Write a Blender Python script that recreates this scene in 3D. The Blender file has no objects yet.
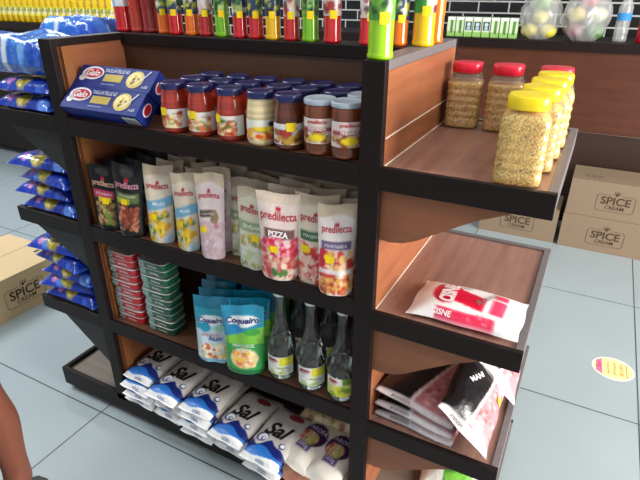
import bpy, math, random
import numpy as np
from mathutils import Vector, Matrix

SC = bpy.context.scene
COL = SC.collection
PI = math.pi
rnd = random.Random(7)


def lin(c):
    c = np.asarray(c, float) / 255.0
    return np.where(c <= 0.04045, c / 12.92, ((c + 0.055) / 1.055) ** 2.4)


# ------------------------------------------------------------------ materials
def base_mat(name):
    m = bpy.data.materials.new(name)
    m.use_nodes = True
    nt = m.node_tree
    return m, nt, nt.nodes['Principled BSDF']


def mat(name, c, rough=0.5, metal=0.0, coat=0.0, noise=0.0, scale=20.0, spec=0.5, alpha=1.0, trans=0.0, ior=1.45, emit=0.0):
    m, nt, b = base_mat(name)
    col = [float(x) for x in lin(c)] + [1]
    b.inputs['Base Color'].default_value = col
    b.inputs['Roughness'].default_value = rough
    b.inputs['Metallic'].default_value = metal
    b.inputs['Coat Weight'].default_value = coat
    b.inputs['Specular IOR Level'].default_value = spec
    b.inputs['Alpha'].default_value = alpha
    b.inputs['Transmission Weight'].default_value = trans
    b.inputs['IOR'].default_value = ior
    if noise:
        tc = nt.nodes.new('ShaderNodeTexCoord')
        n = nt.nodes.new('ShaderNodeTexNoise'); n.inputs['Scale'].default_value = scale
        n.inputs['Detail'].default_value = 5
        mx = nt.nodes.new('ShaderNodeMix'); mx.data_type = 'RGBA'
        mx.inputs['A'].default_value = [x * (1 - noise) for x in col[:3]] + [1]
        mx.inputs['B'].default_value = [min(1, x * (1 + noise)) for x in col[:3]] + [1]
        nt.links.new(tc.outputs['Object'], n.inputs['Vector'])
        nt.links.new(n.outputs['Fac'], mx.inputs['Factor'])
        nt.links.new(mx.outputs['Result'], b.inputs['Base Color'])
    return m


def print_mat(name, rough, coat=0.0, metal=0.0, bump=0.0, bscale=60, spec=0.5):
    m, nt, b = base_mat(name)
    a = nt.nodes.new('ShaderNodeAttribute'); a.attribute_name = 'Col'
    nt.links.new(a.outputs['Color'], b.inputs['Base Color'])
    b.inputs['Roughness'].default_value = rough
    b.inputs['Coat Weight'].default_value = coat
    b.inputs['Coat Roughness'].default_value = 0.12
    b.inputs['Metallic'].default_value = metal
    b.inputs['Specular IOR Level'].default_value = spec
    if bump:
        tc = nt.nodes.new('ShaderNodeTexCoord')
        n = nt.nodes.new('ShaderNodeTexNoise'); n.inputs['Scale'].default_value = bscale
        n.inputs['Detail'].default_value = 2
        bp = nt.nodes.new('ShaderNodeBump'); bp.inputs['Strength'].default_value = bump
        bp.inputs['Distance'].default_value = 0.01
        nt.links.new(tc.outputs['Object'], n.inputs['Vector'])
        nt.links.new(n.outputs['Fac'], bp.inputs['Height'])
        nt.links.new(bp.outputs['Normal'], b.inputs['Normal'])
    return m


def wood_mat(name, c1, c2, axis, rough=0.4, coat=0.0, dust=0.0):
    m, nt, b = base_mat(name)
    tc = nt.nodes.new('ShaderNodeTexCoord')
    mp = nt.nodes.new('ShaderNodeMapping')
    s = [22, 22, 22]; s[axis] = 1.6
    mp.inputs['Scale'].default_value = s
    n = nt.nodes.new('ShaderNodeTexNoise'); n.inputs['Scale'].default_value = 1.5
    n.inputs['Detail'].default_value = 6; n.inputs['Roughness'].default_value = 0.6
    n2 = nt.nodes.new('ShaderNodeTexNoise'); n2.inputs['Scale'].default_value = 5
    mx = nt.nodes.new('ShaderNodeMix'); mx.data_type = 'RGBA'
    mx.inputs['A'].default_value = [float(x) for x in lin(c1)] + [1]
    mx.inputs['B'].default_value = [float(x) for x in lin(c2)] + [1]
    mth = nt.nodes.new('ShaderNodeMath'); mth.operation = 'MULTIPLY_ADD'
    mth.inputs[1].default_value = 0.35
    rg = nt.nodes.new('ShaderNodeMapRange')
    rg.inputs['From Min'].default_value = 0.35; rg.inputs['From Max'].default_value = 0.95
    L = nt.links.new
    L(tc.outputs['Object'], mp.inputs['Vector']); L(mp.outputs['Vector'], n.inputs['Vector'])
    L(tc.outputs['Object'], n2.inputs['Vector'])
    L(n2.outputs['Fac'], mth.inputs[0]); L(n.outputs['Fac'], mth.inputs[2])
    L(mth.outputs[0], rg.inputs['Value']); L(rg.outputs['Result'], mx.inputs['Factor'])
    L(mx.outputs['Result'], b.inputs['Base Color'])
    b.inputs['Roughness'].default_value = rough
    b.inputs['Coat Weight'].default_value = coat
    return m


def clear_mat(name, tint, haze, rough=0.05, ior=1.45, boost=1.0, facing=True):
    m, nt, b = base_mat(name)
    L = nt.links.new
    out = nt.nodes['Material Output']
    tr = nt.nodes.new('ShaderNodeBsdfTransparent'); tr.inputs['Color'].default_value = [float(x) for x in lin(tint)] + [1]
    gl = nt.nodes.new('ShaderNodeBsdfGlossy'); gl.inputs['Roughness'].default_value = rough
    df = nt.nodes.new('ShaderNodeBsdfDiffuse'); df.inputs['Color'].default_value = (.85, .86, .85, 1)
    fr = nt.nodes.new('ShaderNodeFresnel'); fr.inputs['IOR'].default_value = ior
    mu = nt.nodes.new('ShaderNodeMath'); mu.operation = 'MULTIPLY'; mu.inputs[1].default_value = boost; mu.use_clamp = True
    m1 = nt.nodes.new('ShaderNodeMixShader'); m1.inputs[0].default_value = haze
    m2 = nt.nodes.new('ShaderNodeMixShader')
    if facing:
        lw = nt.nodes.new('ShaderNodeLayerWeight'); lw.inputs['Blend'].default_value = 0.5
        pw = nt.nodes.new('ShaderNodeMath'); pw.operation = 'POWER'; pw.inputs[1].default_value = 4.0
        ma = nt.nodes.new('ShaderNodeMath'); ma.operation = 'MULTIPLY_ADD'
        ma.inputs[1].default_value = 0.5 * boost; ma.inputs[2].default_value = 0.05
        L(lw.outputs['Facing'], pw.inputs[0]); L(pw.outputs[0], ma.inputs[0]); L(ma.outputs[0], m2.inputs[0])
    else:
        L(fr.outputs[0], mu.inputs[0]); L(mu.outputs[0], m2.inputs[0])
    L(tr.outputs[0], m1.inputs[1]); L(df.outputs[0], m1.inputs[2])
    L(m1.outputs[0], m2.inputs[1]); L(gl.outputs[0], m2.inputs[2])
    L(m2.outputs[0], out.inputs['Surface'])
    return m


M = dict(
    black=mat('black_laminate', (31, 23, 22), 0.45, noise=0.25, scale=30, spec=0.2),
    blackside=mat('dark_laminate', (44, 40, 39), 0.5, noise=0.2, scale=30),
    edge=mat('sunlit_edge_band', (108, 102, 104), 0.45, noise=0.2, scale=60),  # edging greyed by sunlight that is put into the colour
    woodx=wood_mat('wood_x', (64, 41, 28), (92, 61, 41), 0),
    woody=wood_mat('wood_y', (118, 66, 44), (168, 104, 70), 1),
    shelfx=wood_mat('shelf_wood_x', (88, 58, 42), (120, 82, 62), 0, 0.36),
    shelfy=wood_mat('shelf_wood_y', (128, 92, 82), (170, 130, 116), 1, 0.26),
    bracket=wood_mat('wood_bracket', (112, 66, 42), (146, 90, 60), 0),
    cleat=wood_mat('light_wood', (124, 74, 38), (148, 94, 52), 2),
    basewood=wood_mat('worn_board', (96, 84, 74), (126, 112, 100), 0, 0.5),
    farwood=wood_mat('far_wood_dim', (64, 32, 20), (94, 50, 30), 0),  # darkened: the weaker light at the far shelf is put into the colour
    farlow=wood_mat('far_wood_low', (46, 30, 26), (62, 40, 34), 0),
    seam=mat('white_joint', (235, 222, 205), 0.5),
    carton=mat('cardboard', (178, 156, 132), 0.8, noise=0.06, scale=12),
    gloss=print_mat('print_gloss', 0.32, 0.15),
    film=print_mat('print_film', 0.26, 0.35, bump=0.35, bscale=45),
    wrap=print_mat('print_wrap', 0.22, 0.3, bump=1.0, bscale=28),
    foil=print_mat('print_foil', 0.38, 0.1, bump=0.3, bscale=35),
    paper=print_mat('print_paper', 0.6, spec=0.25),
    saltfilm=print_mat('salt_film', 0.4, 0.12, bump=0.35, bscale=40),
    grain=print_mat('grain', 0.55, 0.0, bump=0.45, bscale=260),
    sauce=print_mat('sauce_glass', 0.12, 0.8),
    tin=print_mat('tin_paint', 0.3, 0.4),
    rim=mat('tin_rim', (226, 226, 224), 0.35, 0.6),
    lidblue=mat('blue_lid', (26, 32, 86), 0.28, 0.0, 0.4),
    lidwhite=mat('white_lid', (168, 180, 194), 0.35, 0.0, 0.2),
    capred=mat('red_cap', (222, 28, 60), 0.35, 0, 0.3),
    capyel=mat('yellow_cap', (248, 218, 24), 0.35, 0, 0.3),
    pet=clear_mat('pet_shell', (246, 244, 240), 0.07, 0.12, 1.4),
    film_clear=clear_mat('clear_film', (246, 246, 246), 0.28, 0.2, 1.45),
    glass=clear_mat('vinegar_glass', (232, 238, 236), 0.04, 0.06, 1.42, 1.3, False),
    bottlecap=mat('white_cap', (228, 228, 226), 0.4),
    sticker=mat('yellow_sticker', (250, 216, 20), 0.5),
    skin=mat('skin', (116, 66, 48), 0.45, noise=0.1, scale=30),
    sandal=mat('black_rubber', (22, 22, 24), 0.5),
    shirt=mat('shirt_cloth', (70, 78, 92), 0.85), shorts=mat('shorts_cloth', (48, 50, 58), 0.85),
    hair=mat('hair', (22, 17, 14), 0.6), eye=mat('eye_dark', (20, 16, 14), 0.3),
)
for m in M.values():
    m.use_backface_culling = False


# ------------------------------------------------------------------ mesh builder
class MB:
    def __init__(s):
        s.v, s.f, s.c, s.sm = [], [], [], []

    def add(s, vs, fs, col=(128, 128, 128), smooth=False):
        o = len(s.v)
        s.v += [tuple(map(float, v)) for v in vs]
        col = np.asarray(col, float)
        if col.ndim == 1:
            col = np.tile(col, (len(vs), 1))
        s.c += list(col)
        s.f += [tuple(i + o for i in f) for f in fs]
        s.sm += [smooth] * len(fs)
        return s

    def box(s, x0, x1, y0, y1, z0, z1, col=(128, 128, 128)):
        v = [(x, y, z) for x in (x0, x1) for y in (y0, y1) for z in (z0, z1)]
        f = [(0, 1, 3, 2), (4, 6, 7, 5), (0, 4, 5, 1), (2, 3, 7, 6), (0, 2, 6, 4), (1, 5, 7, 3)]
        return s.add(v, f, col)

    def prism(s, poly, y0, y1, col=(128, 128, 128)):
        n = len(poly)
        v = [(x, y0, z) for x, z in poly] + [(x, y1, z) for x, z in poly]
        f = [tuple(range(n)), tuple(range(2 * n - 1, n - 1, -1))] + [(i, i + n, (i + 1) % n + n, (i + 1) % n) for i in range(n)]
        return s.add(v, f, col)

    def grid(s, fn, U, V, colfn=None, smooth=True, flip=False):
        nu, nv = len(U), len(V)
        UU, VV = np.meshgrid(U, V)
        P = fn(UU, VV).reshape(-1, 3)
        if colfn:
            du, dv = (U[1] - U[0]) / 3, (V[1] - V[0]) / 3
            c = sum(colfn(UU.ravel() + a * du, VV.ravel() + b * dv) for a, b in ((0, 0), (1, .4), (-1, -.4), (.4, -1), (-.4, 1))) / 5.0
        else:
            c = (128, 128, 128)
        f = []
        for j in range(nv - 1):
            for i in range(nu - 1):
                a = j * nu + i
                q = (a, a + 1, a + 1 + nu, a + nu)
                f.append(q[::-1] if flip else q)
        return s.add(P, f, c, smooth)

    def lathe(s, prof, n=28, cols=None, cap=True, sq=0.0):
        """prof: (r, z) from the bottom up; sq > 0 squares the section"""
        th = np.linspace(0, 2 * PI, n, endpoint=False)
        k = np.ones(n)
        if sq:
            k = (np.abs(np.cos(th)) ** sq + np.abs(np.sin(th)) ** sq) ** (-1.0 / sq)
        v, c = [], []
        for i, (r, z) in enumerate(prof):
            for t, kk in zip(th, k):
                v.append((r * kk * math.cos(t), r * kk * math.sin(t), z))
                c.append(cols[i] if cols is not None else (128, 128, 128))
        f = []
        for j in range(len(prof) - 1):
            for i in range(n):
                f.append((j * n + i, j * n + (i + 1) % n, (j + 1) * n + (i + 1) % n, (j + 1) * n + i))
        s.add(v, f, c, True)
        if cap:
            o = len(s.v) - len(v)
            s.f += [tuple(o + i for i in range(n - 1, -1, -1)), tuple(o + (len(prof) - 1) * n + i for i in range(n))]
            s.sm += [False, False]
        return s

    def text(s, body, fn, cx, cy, width, col, shear=0.0, bold=0.0, ysc=1.0, rot=0.0):
        """text centred at (cx, cy) in the metres of the surface fn(a, b)"""
        vs, fs = text2d(body, shear, bold)
        a = np.array(vs)
        w = a[:, 0].max() - a[:, 0].min()
        k = width / w
        a[:, 0] = (a[:, 0] - (a[:, 0].max() + a[:, 0].min()) / 2) * k
        a[:, 1] = (a[:, 1] - (a[:, 1].max() + a[:, 1].min()) / 2) * k * ysc
        cr, sr = math.cos(rot), math.sin(rot)
        x = cx + a[:, 0] * cr - a[:, 1] * sr
        y = cy + a[:, 0] * sr + a[:, 1] * cr
        P = fn(x, y)
        return s.add(P.reshape(-1, 3), fs, col)

    def disc(s, fn, cx, cy, rx, ry, col, n=20, rot=0.0, ring=0.0):
        t = np.linspace(0, 2 * PI, n, endpoint=False)
        cr, sr = math.cos(rot), math.sin(rot)

        def pt(k):
            x, y = rx * k * np.cos(t), ry * k * np.sin(t)
            return cx + x * cr - y * sr, cy + x * sr + y * cr
        if ring:
            x1, y1 = pt(1); x2, y2 = pt(1 - ring)
            P = fn(np.concatenate([x1, x2]), np.concatenate([y1, y2]))
            return s.add(P, [(i, (i + 1) % n, n + (i + 1) % n, n + i) for i in range(n)], col)
        x, y = pt(1)
        P = fn(np.append(x, cx), np.append(y, cy))
        return s.add(P, [(i, (i + 1) % n, n) for i in range(n)], col)

    def quad(s, fn, x0, x1, y0, y1, col, n=6):
        U, V = np.linspace(x0, x1, n), np.linspace(y0, y1, n)
        return s.grid(fn, U, V, lambda a, b: np.tile(np.asarray(col, float), (len(a), 1)), False)

    def line(s, fn, pts, w, col):
        for (x0, y0), (x1, y1) in zip(pts[:-1], pts[1:]):
            d = math.hypot(x1 - x0, y1 - y0) or 1
            nx, ny = -(y1 - y0) / d * w / 2, (x1 - x0) / d * w / 2
            X = np.array([x0 - nx, x1 - nx, x1 + nx, x0 + nx]); Y = np.array([y0 - ny, y1 - ny, y1 + ny, y0 + ny])
            s.add(fn(X, Y), [(0, 1, 2, 3)], col)
        return s

    def xf(s, mtx):
        s.v = [tuple(mtx @ Vector(v)) for v in s.v]
        return s

    def build(s, name, material, parent=None, loc=(0, 0, 0), rot=(0, 0, 0), bevel=0.0):
        me = bpy.data.meshes.new(name)
        me.from_pydata(s.v, [], s.f)
        me.polygons.foreach_set('use_smooth', s.sm)
        ca = me.color_attributes.new('Col', 'FLOAT_COLOR', 'POINT')
        cc = np.ones((len(s.v), 4)); cc[:, :3] = lin(np.array(s.c).reshape(-1, 3))
        ca.data.foreach_set('color', cc.ravel())
        me.materials.append(material)
        me.update()
        o = bpy.data.objects.new(name, me)
        COL.objects.link(o)
        o.location = loc; o.rotation_euler = rot
        if parent:
            o.parent = parent
        if bevel:
            b = o.modifiers.new('bevel', 'BEVEL'); b.width = bevel; b.segments = 2; b.limit_method = 'ANGLE'
        return o


_tc = {}


def text2d(body, shear=0.0, bold=0.0):
    key = (body, shear, bold)
    if key not in _tc:
        cu = bpy.data.curves.new('lettering', 'FONT')
        cu.body = body; cu.resolution_u = 3; cu.shear = shear; cu.offset = bold
        o = bpy.data.objects.new('lettering', cu)
        COL.objects.link(o)
        dg = bpy.context.evaluated_depsgraph_get()
        me = o.evaluated_get(dg).to_mesh()
        vs = [(v.co.x, v.co.y) for v in me.vertices]
        fs = [tuple(p.vertices) for p in me.polygons]
        o.evaluated_get(dg).to_mesh_clear()
        bpy.data.objects.remove(o); bpy.data.curves.remove(cu)
        _tc[key] = (vs, fs)
    return _tc[key]


def painter(base, layers, asp=1.0):
    """returns a function (U, V) -> printed colour at each point"""
    def fn(U, V):
        C = np.tile(np.asarray(base, float), (len(U), 1))
        for l in layers:
            k = l[0]
            if k == 'r':
                C[(U >= l[1]) & (U <= l[2]) & (V >= l[3]) & (V <= l[4])] = l[5]
            elif k == 'e':
                C[((U - l[1]) / l[3]) ** 2 + ((V - l[2]) / l[4]) ** 2 <= 1] = l[5]
            elif k == 'b':
                r = random.Random(l[8])
                for i in range(l[6]):
                    cu, cv, rr = r.uniform(l[1], l[2]), r.uniform(l[3], l[4]), l[7] * r.uniform(.6, 1.4)
                    C[((U - cu) / (rr * asp)) ** 2 + ((V - cv) / rr) ** 2 <= 1] = l[5][i % len(l[5])]
            elif k == 'f':
                C[l[1](U, V)] = l[2]
            elif k == 'n':
                g = np.random.RandomState(l[2]).uniform(-l[1], l[1], len(U))
                C = C * (1 + g[:, None])
        return np.clip(C, 0, 255)
    return fn


def wrinkle(seed, f=3.0):
    r = random.Random(seed)
    T = [(r.uniform(-f, f), r.uniform(-f, f), r.uniform(0, 6.28), 1 / (1 + .4 * i)) for i in range(6)]

    def fn(u, v):
        return sum(a * np.sin(2.2 * (p * u + q * v) + ph) for p, q, ph, a in T) / 3.0
    return fn


# ------------------------------------------------------------------ objects
def tag(o, label=None, cat=None, group=None, kind=None):
    if label: o['label'] = label
    if cat: o['category'] = cat
    if group: o['group'] = group
    if kind: o['kind'] = kind
    return o


def thing(name, label, cat, loc=(0, 0, 0), rot=(0, 0, 0), group=None):
    o = bpy.data.objects.new(name, None)
    COL.objects.link(o)
    o.empty_display_size = 0.05
    o.location = loc; o.rotation_euler = rot
    return tag(o, label, cat, group)


def dup(root, loc, rot, label, group=None):
    r = root.copy(); COL.objects.link(r)
    r.location = loc; r.rotation_euler = rot
    tag(r, label, None, group)
    for ch in list(root.children):
        c = ch.copy(); COL.objects.link(c); c.parent = r
        for g in list(ch.children):
            d = g.copy(); COL.objects.link(d); d.parent = c
    return r


ORD = ['front', 'second', 'third', 'fourth', 'fifth', 'sixth', 'seventh', 'eighth', 'ninth', 'tenth', 'eleventh']

# ------------------------------------------------------------------ camera
F_PX, CAMLOC = 516.0952, (1.3643, -0.9606, 1.4698)
Rr = [(0.885457, 0.464721, 0.000504), (-0.205498, 0.390573, 0.897342), (-0.416817, 0.794662, -0.441335)]
cam = bpy.data.cameras.new('camera'); cam.sensor_width = 36; cam.lens = F_PX / 640 * 36
cam.clip_start = 0.02
co = bpy.data.objects.new('camera', cam); COL.objects.link(co)
mw = Matrix(((Rr[0][0], Rr[1][0], -Rr[2][0], CAMLOC[0]), (Rr[0][1], Rr[1][1], -Rr[2][1], CAMLOC[1]),
             (Rr[0][2], Rr[1][2], -Rr[2][2], CAMLOC[2]), (0, 0, 0, 1)))
co.matrix_world = mw
SC.camera = co

# ------------------------------------------------------------------ room
RX0, RX1, RY0, RY1, RH = -5.8, 4.2, -3.2, 3.75, 3.0


def floor_mat():
    m, nt, b = base_mat('floor_tiles')
    L = nt.links.new
    tc = nt.nodes.new('ShaderNodeTexCoord'); sp = nt.nodes.new('ShaderNodeSeparateXYZ')
    L(tc.outputs['Object'], sp.inputs[0])

    def line(out, off, size, w):
        a = nt.nodes.new('ShaderNodeMath'); a.operation = 'SUBTRACT'; a.inputs[1].default_value = off - w / 2
        d = nt.nodes.new('ShaderNodeMath'); d.operation = 'DIVIDE'; d.inputs[1].default_value = size
        f = nt.nodes.new('ShaderNodeMath'); f.operation = 'FRACT'
        c = nt.nodes.new('ShaderNodeMath'); c.operation = 'LESS_THAN'; c.inputs[1].default_value = w / size
        L(out, a.inputs[0]); L(a.outputs[0], d.inputs[0]); L(d.outputs[0], f.inputs[0]); L(f.outputs[0], c.inputs[0])
        return c.outputs[0]
    lx = line(sp.outputs['X'], -0.072, 0.9145, 0.0055); ly = line(sp.outputs['Y'], -0.033, 0.8905, 0.0055)
    mx_ = nt.nodes.new('ShaderNodeMath'); mx_.operation = 'MAXIMUM'; L(lx, mx_.inputs[0]); L(ly, mx_.inputs[1])
    n = nt.nodes.new('ShaderNodeTexNoise'); n.inputs['Scale'].default_value = 2.5; n.inputs['Detail'].default_value = 4
    L(tc.outputs['Object'], n.inputs['Vector'])
    m1 = nt.nodes.new('ShaderNodeMix'); m1.data_type = 'RGBA'
    m1.inputs['A'].default_value = [float(x) for x in lin((144, 156, 161))] + [1]
    m1.inputs['B'].default_value = [float(x) for x in lin((158, 168, 172))] + [1]
    L(n.outputs['Fac'], m1.inputs['Factor'])
    m2 = nt.nodes.new('ShaderNodeMix'); m2.data_type = 'RGBA'
    m2.inputs['B'].default_value = [float(x) for x in lin((66, 70, 74))] + [1]
    L(m1.outputs['Result'], m2.inputs['A']); L(mx_.outputs[0], m2.inputs['Factor'])
    L(m2.outputs['Result'], b.inputs['Base Color'])
    b.inputs['Roughness'].default_value = 0.38
    return m


def tile_wall_mat():
    m, nt, b = base_mat('black_wall_tiles')
    L = nt.links.new
    tc = nt.nodes.new('ShaderNodeTexCoord'); mp = nt.nodes.new('ShaderNodeMapping')
    mp.inputs['Rotation'].default_value = (PI / 2, 0, 0)
    br = nt.nodes.new('ShaderNodeTexBrick')
    br.inputs['Color1'].default_value = (0.012, 0.012, 0.014, 1); br.inputs['Color2'].default_value = (0.02, 0.02, 0.022, 1)
    br.inputs['Mortar'].default_value = (0.62, 0.62, 0.6, 1)
    br.inputs['Scale'].default_value = 1.0; br.inputs['Mortar Size'].default_value = 0.006
    br.inputs['Brick Width'].default_value = 0.24; br.inputs['Row Height'].default_value = 0.085
    L(tc.outputs['Object'], mp.inputs['Vector']); L(mp.outputs['Vector'], br.inputs['Vector'])
    L(br.outputs['Color'], b.inputs['Base Color']); b.inputs['Roughness'].default_value = 0.25
    return m


wallm = mat('wall_paint', (214, 212, 206), 0.8)
tag(MB().box(RX0, RX1, RY0, RY1, -0.1, 0).build('floor', floor_mat()), kind='structure')
tag(MB().box(RX0, RX1, RY0, RY1, RH, RH + 0.1).build('ceiling', mat('ceiling_paint', (226, 226, 224), 0.9)), kind='structure')
tag(MB().box(RX0, RX1, RY1, RY1 + 0.1, 0, RH).build('wall_back', tile_wall_mat()), kind='structure')
tag(MB().box(RX0 - 0.1, RX0, RY0, RY1, 0, RH).build('wall_left', wallm), kind='structure')
# right wall: sill, head and piers round the wide daylight opening
w = MB()
w.box(RX1, RX1 + 0.12, RY0, RY1, 0, 0.5); w.box(RX1, RX1 + 0.12, RY0, RY1, 2.6, RH)
w.box(RX1, RX1 + 0.12, RY0, -1.6, 0.5, 2.6); w.box(RX1, RX1 + 0.12, 1.2, RY1, 0.5, 2.6)
tag(w.build('wall_right', wallm), kind='structure')
w = MB()
for yy in (-1.6, -0.22, 1.16):
    w.box(RX1 + 0.03, RX1 + 0.09, yy, yy + 0.04, 0.5, 2.6)
w.box(RX1 + 0.03, RX1 + 0.09, -1.6, 1.2, 0.5, 0.54); w.box(RX1 + 0.03, RX1 + 0.09, -1.6, 1.2, 2.56, 2.6)
tag(w.build('window_1', mat('window_frame', (190, 190, 188), 0.4)), kind='structure')

# ------------------------------------------------------------------ lights
wd = bpy.data.worlds.new('world'); SC.world = wd; wd.use_nodes = True
bg = wd.node_tree.nodes['Background']
bg.inputs[0].default_value = (0.80, 0.90, 1.0, 1); bg.inputs[1].default_value = 0.25


def area(name, loc, target, sx, sy, power, col):
    l = bpy.data.lights.new(name, 'AREA'); l.shape = 'RECTANGLE'; l.size = sx; l.size_y = sy
    l.energy = power; l.color = col
    o = bpy.data.objects.new(name, l); COL.objects.link(o)
    o.location = loc
    o.rotation_euler = (Vector(target) - Vector(loc)).to_track_quat('-Z', 'Y').to_euler()
    return o


area('window_daylight', (RX1 - 0.05, 0.1, 1.55), (0.9, 0.35, 1.0), 2.1, 1.9, 300, (1.0, 0.96, 0.9))
area('front_fill', (0.6, RY0 + 0.1, 1.7), (0.4, 0.2, 0.6), 5.5, 2.2, 14, (1.0, 0.97, 0.94))  # added fill light behind the camera, no source modelled there
for x, y, pw in [(-2.4, 0.0, 80), (-1.1, -0.9, 38), (2.2, 2.0, 10), (-2.6, 2.4, 40)]:  # added overhead fill lights, unseen and without fixtures, to brighten the floor
    area('ceiling_fill', (x, y, RH - 0.05), (x, y, 0), 1.25, 0.3, pw, (0.92, 0.97, 1.0))

SC.view_settings.view_transform = 'Standard'
SC.view_settings.look = 'None'
SC.view_settings.exposure = -0.1
SC.view_settings.gamma = 1.0
SC.view_settings.use_curve_mapping = False

# ------------------------------------------------------------------ the shelving unit
H, Z1, Z2, Z3, ZB = 1.343, 1.135, 0.799, 0.446, 0.105
ZR1, ZR2, ZR3 = 1.135, 0.779, 0.4275
DEP, W, WL, TW, RH_ = 0.547, 0.34, 0.304, 0.048, 0.051
LIP = 0.006
SR1, SR2, SR3 = ZR1 - LIP, ZR2 - LIP, ZR3 - LIP      # product surfaces of the right-hand shelves
SB = 0.088                                          # product surface of the base
unit = thing('shelving_unit', 'dark wood and black double sided shop shelf filled with groceries', 'shelf')
for x0 in (0.0, 1 - TW):
    sp = MB().box(x0 + 0.002, x0 + TW - (0.006 if x0 == 0 else 0), 0.02, DEP - 0.02, ZB - 0.02, H - 0.02)
    sp.build('side_panel', M['woody'], unit)
    for y0 in (0.0, DEP - 0.02):
        MB().box(x0, x0 + TW, y0, y0 + 0.02, SB - 0.01, H).build('post', M['black'], unit, bevel=0.0015)
    MB().box(x0, x0 + TW, 0.02, DEP - 0.02, H - 0.02, H).build('top_cap', M['edge'] if x0 else M['black'], unit, bevel=0.0015)
    xa = x0 + TW - 0.006 if x0 == 0 else x0 - 0.012
    if x0 == 0:
        MB().box(TW - 0.006, TW + 0.008, 0.026, 0.058, SB, H - 0.02).build('batten', M['cleat'], unit)
MB().box(TW - 0.006, 1 - TW, 0.255, 0.29, SB, H - 0.03).build('divider_panel', M['woodx'], unit)
MB().box(TW - 0.004, 1 - TW + 0.001, 0.246, 0.325, H - 0.032, H).build('top_ledge', M['black'], unit, bevel=0.002)
for z in (Z1, Z2, Z3):
    for side in (0, 1):
        ya, yb = (0.012, 0.255) if side == 0 else (0.29, DEP - 0.012)
        s = MB().box(TW - 0.006, 1 - TW, ya, yb, z - 0.022, z).build('shelf', M['shelfx'], unit)
        ra, rb = (0.0, 0.012) if side == 0 else (DEP - 0.012, DEP)
        MB().box(TW, 1 - TW, ra, rb, z - RH_, z).build('edge_rail', M['black'], s, bevel=0.0015)
for zt, right in ((ZR1, 1), (ZR2, 1), (ZR3, 1), (Z1, 0), (Z2, 0), (Z3, 0)):
    xa, xb = (1.0, 1 + W) if right else (-WL, 0.0)
    s = MB().box(xa + (0 if right else 0.018), xb - (0.018 if right else 0), 0.014, DEP - 0.018, zt - 0.024, zt - LIP)
    s = s.build('end_shelf', M['shelfy'] if right else M['basewood'], unit)
    MB().box(xa, xb, 0, 0.014, zt - RH_, zt).build('edge_rail', M['black'], s, bevel=0.0015)
    MB().box(xa, xb, DEP - 0.018, DEP, zt - RH_, zt).build('edge_rail', M['edge'], s, bevel=0.0015)
    xo = (xb - 0.018, xb) if right else (xa, xa + 0.018)
    MB().box(xo[0], xo[1], 0.014, DEP - 0.018, zt - RH_, zt).build('edge_rail', M['edge'] if right else M['black'], s, bevel=0.0015)
    zb = zt - RH_
    for y0 in (0.02, DEP - 0.045):
        if right:
            hh = {ZR1: 0.125, ZR2: 0.137, ZR3: 0.126}[zt]
            poly = [(1.0, zb), (1.0, zb - hh * .98), (1.022, zb - hh), (1.055, zb - hh * .96), (1.085, zb - hh * .86), (1.12, zb - hh * .68), (1.2, zb - hh * .3), (1.285, zb)]
        else:
            poly = [(0, zb), (0, zb - 0.125), (-0.03, zb - 0.125), (-0.25, zb - 0.012), (-0.25, zb)]
            if zt == Z3:
                poly = [(0, zb), (0, zb - 0.17), (-0.03, zb - 0.17), (-0.23, zb - 0.012), (-0.23, zb)]
            poly = poly[::-1]
        MB().prism(poly, y0, y0 + 0.022).build('bracket', M['bracket'] if right else M['blackside'], unit)
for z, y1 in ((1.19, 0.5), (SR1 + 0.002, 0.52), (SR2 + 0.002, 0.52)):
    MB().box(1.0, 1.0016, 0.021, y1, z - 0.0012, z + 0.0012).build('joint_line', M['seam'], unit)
bt = MB().box(-WL + 0.016, 1 + W - 0.016, 0.016, DEP - 0.016, SB - 0.02, SB).build('base_tray', M['basewood'], unit)
MB().box(-WL, 1 + W, 0, 0.016, 0.026, ZB).build('edge_rail', M['black'], bt, bevel=0.0015)
MB().box(-WL, 1 + W, DEP - 0.016, DEP, 0.026, ZB).build('edge_rail', M['black'], bt, bevel=0.0015)
MB().box(-WL, -WL + 0.016, 0.016, DEP - 0.016, 0.026, ZB).build('edge_rail', M['black'], bt, bevel=0.0015)
MB().box(1 + W - 0.016, 1 + W, 0.016, DEP - 0.016, 0.026, ZB).build('edge_rail', M['edge'], bt, bevel=0.0015)
MB().box(-WL + 0.05, 1 + W - 0.05, 0.06, DEP - 0.06, 0, 0.07).build('plinth', M['blackside'], unit)

# ------------------------------------------------------------------ far shelving and boxes
far = thing('shelving_unit', 'long low brown shelf by the black tiled wall with bags on top', 'shelf', (-0.75, 2.72, 0))
MB().box(0, 4.6, 0, 0.03, 0.632, 1.115).build('back_panel', M['farwood'], far)
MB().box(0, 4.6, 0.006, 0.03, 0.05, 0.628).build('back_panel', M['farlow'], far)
MB().box(0, 4.6, 0.012, 0.03, 0.628, 0.632).build('joint_line', M['seam'], far)
MB().box(0, 4.6, -0.03, 0.42, 1.115, 1.17).build('top_ledge', M['black'], far, bevel=0.002)
MB().box(0, 4.6, 0.03, 0.4, 0.0, 0.06).build('plinth', M['black'], far)
for x in (0.02, 4.54):
    MB().box(x, x + 0.04, 0.03, 0.4, 0.06, 1.115).build('side_panel', M['farwood'], far)
MB().box(0, 4.6, 0.03, 0.4, 0.64, 0.66).build('shelf', M['farwood'], far)
lg = thing('shelving_unit', 'dark shelf at the far left carrying yellow oil bottles', 'shelf', (-5.2, 1.95, 0))
MB().box(0, 3.36, 0.02, 0.05, 0.08, 1.15).build('back_panel', M['black'], lg)
MB().box(0, 3.36, -0.02, 0.45, 1.15, 1.205).build('top_ledge', M['black'], lg, bevel=0.002)
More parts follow.
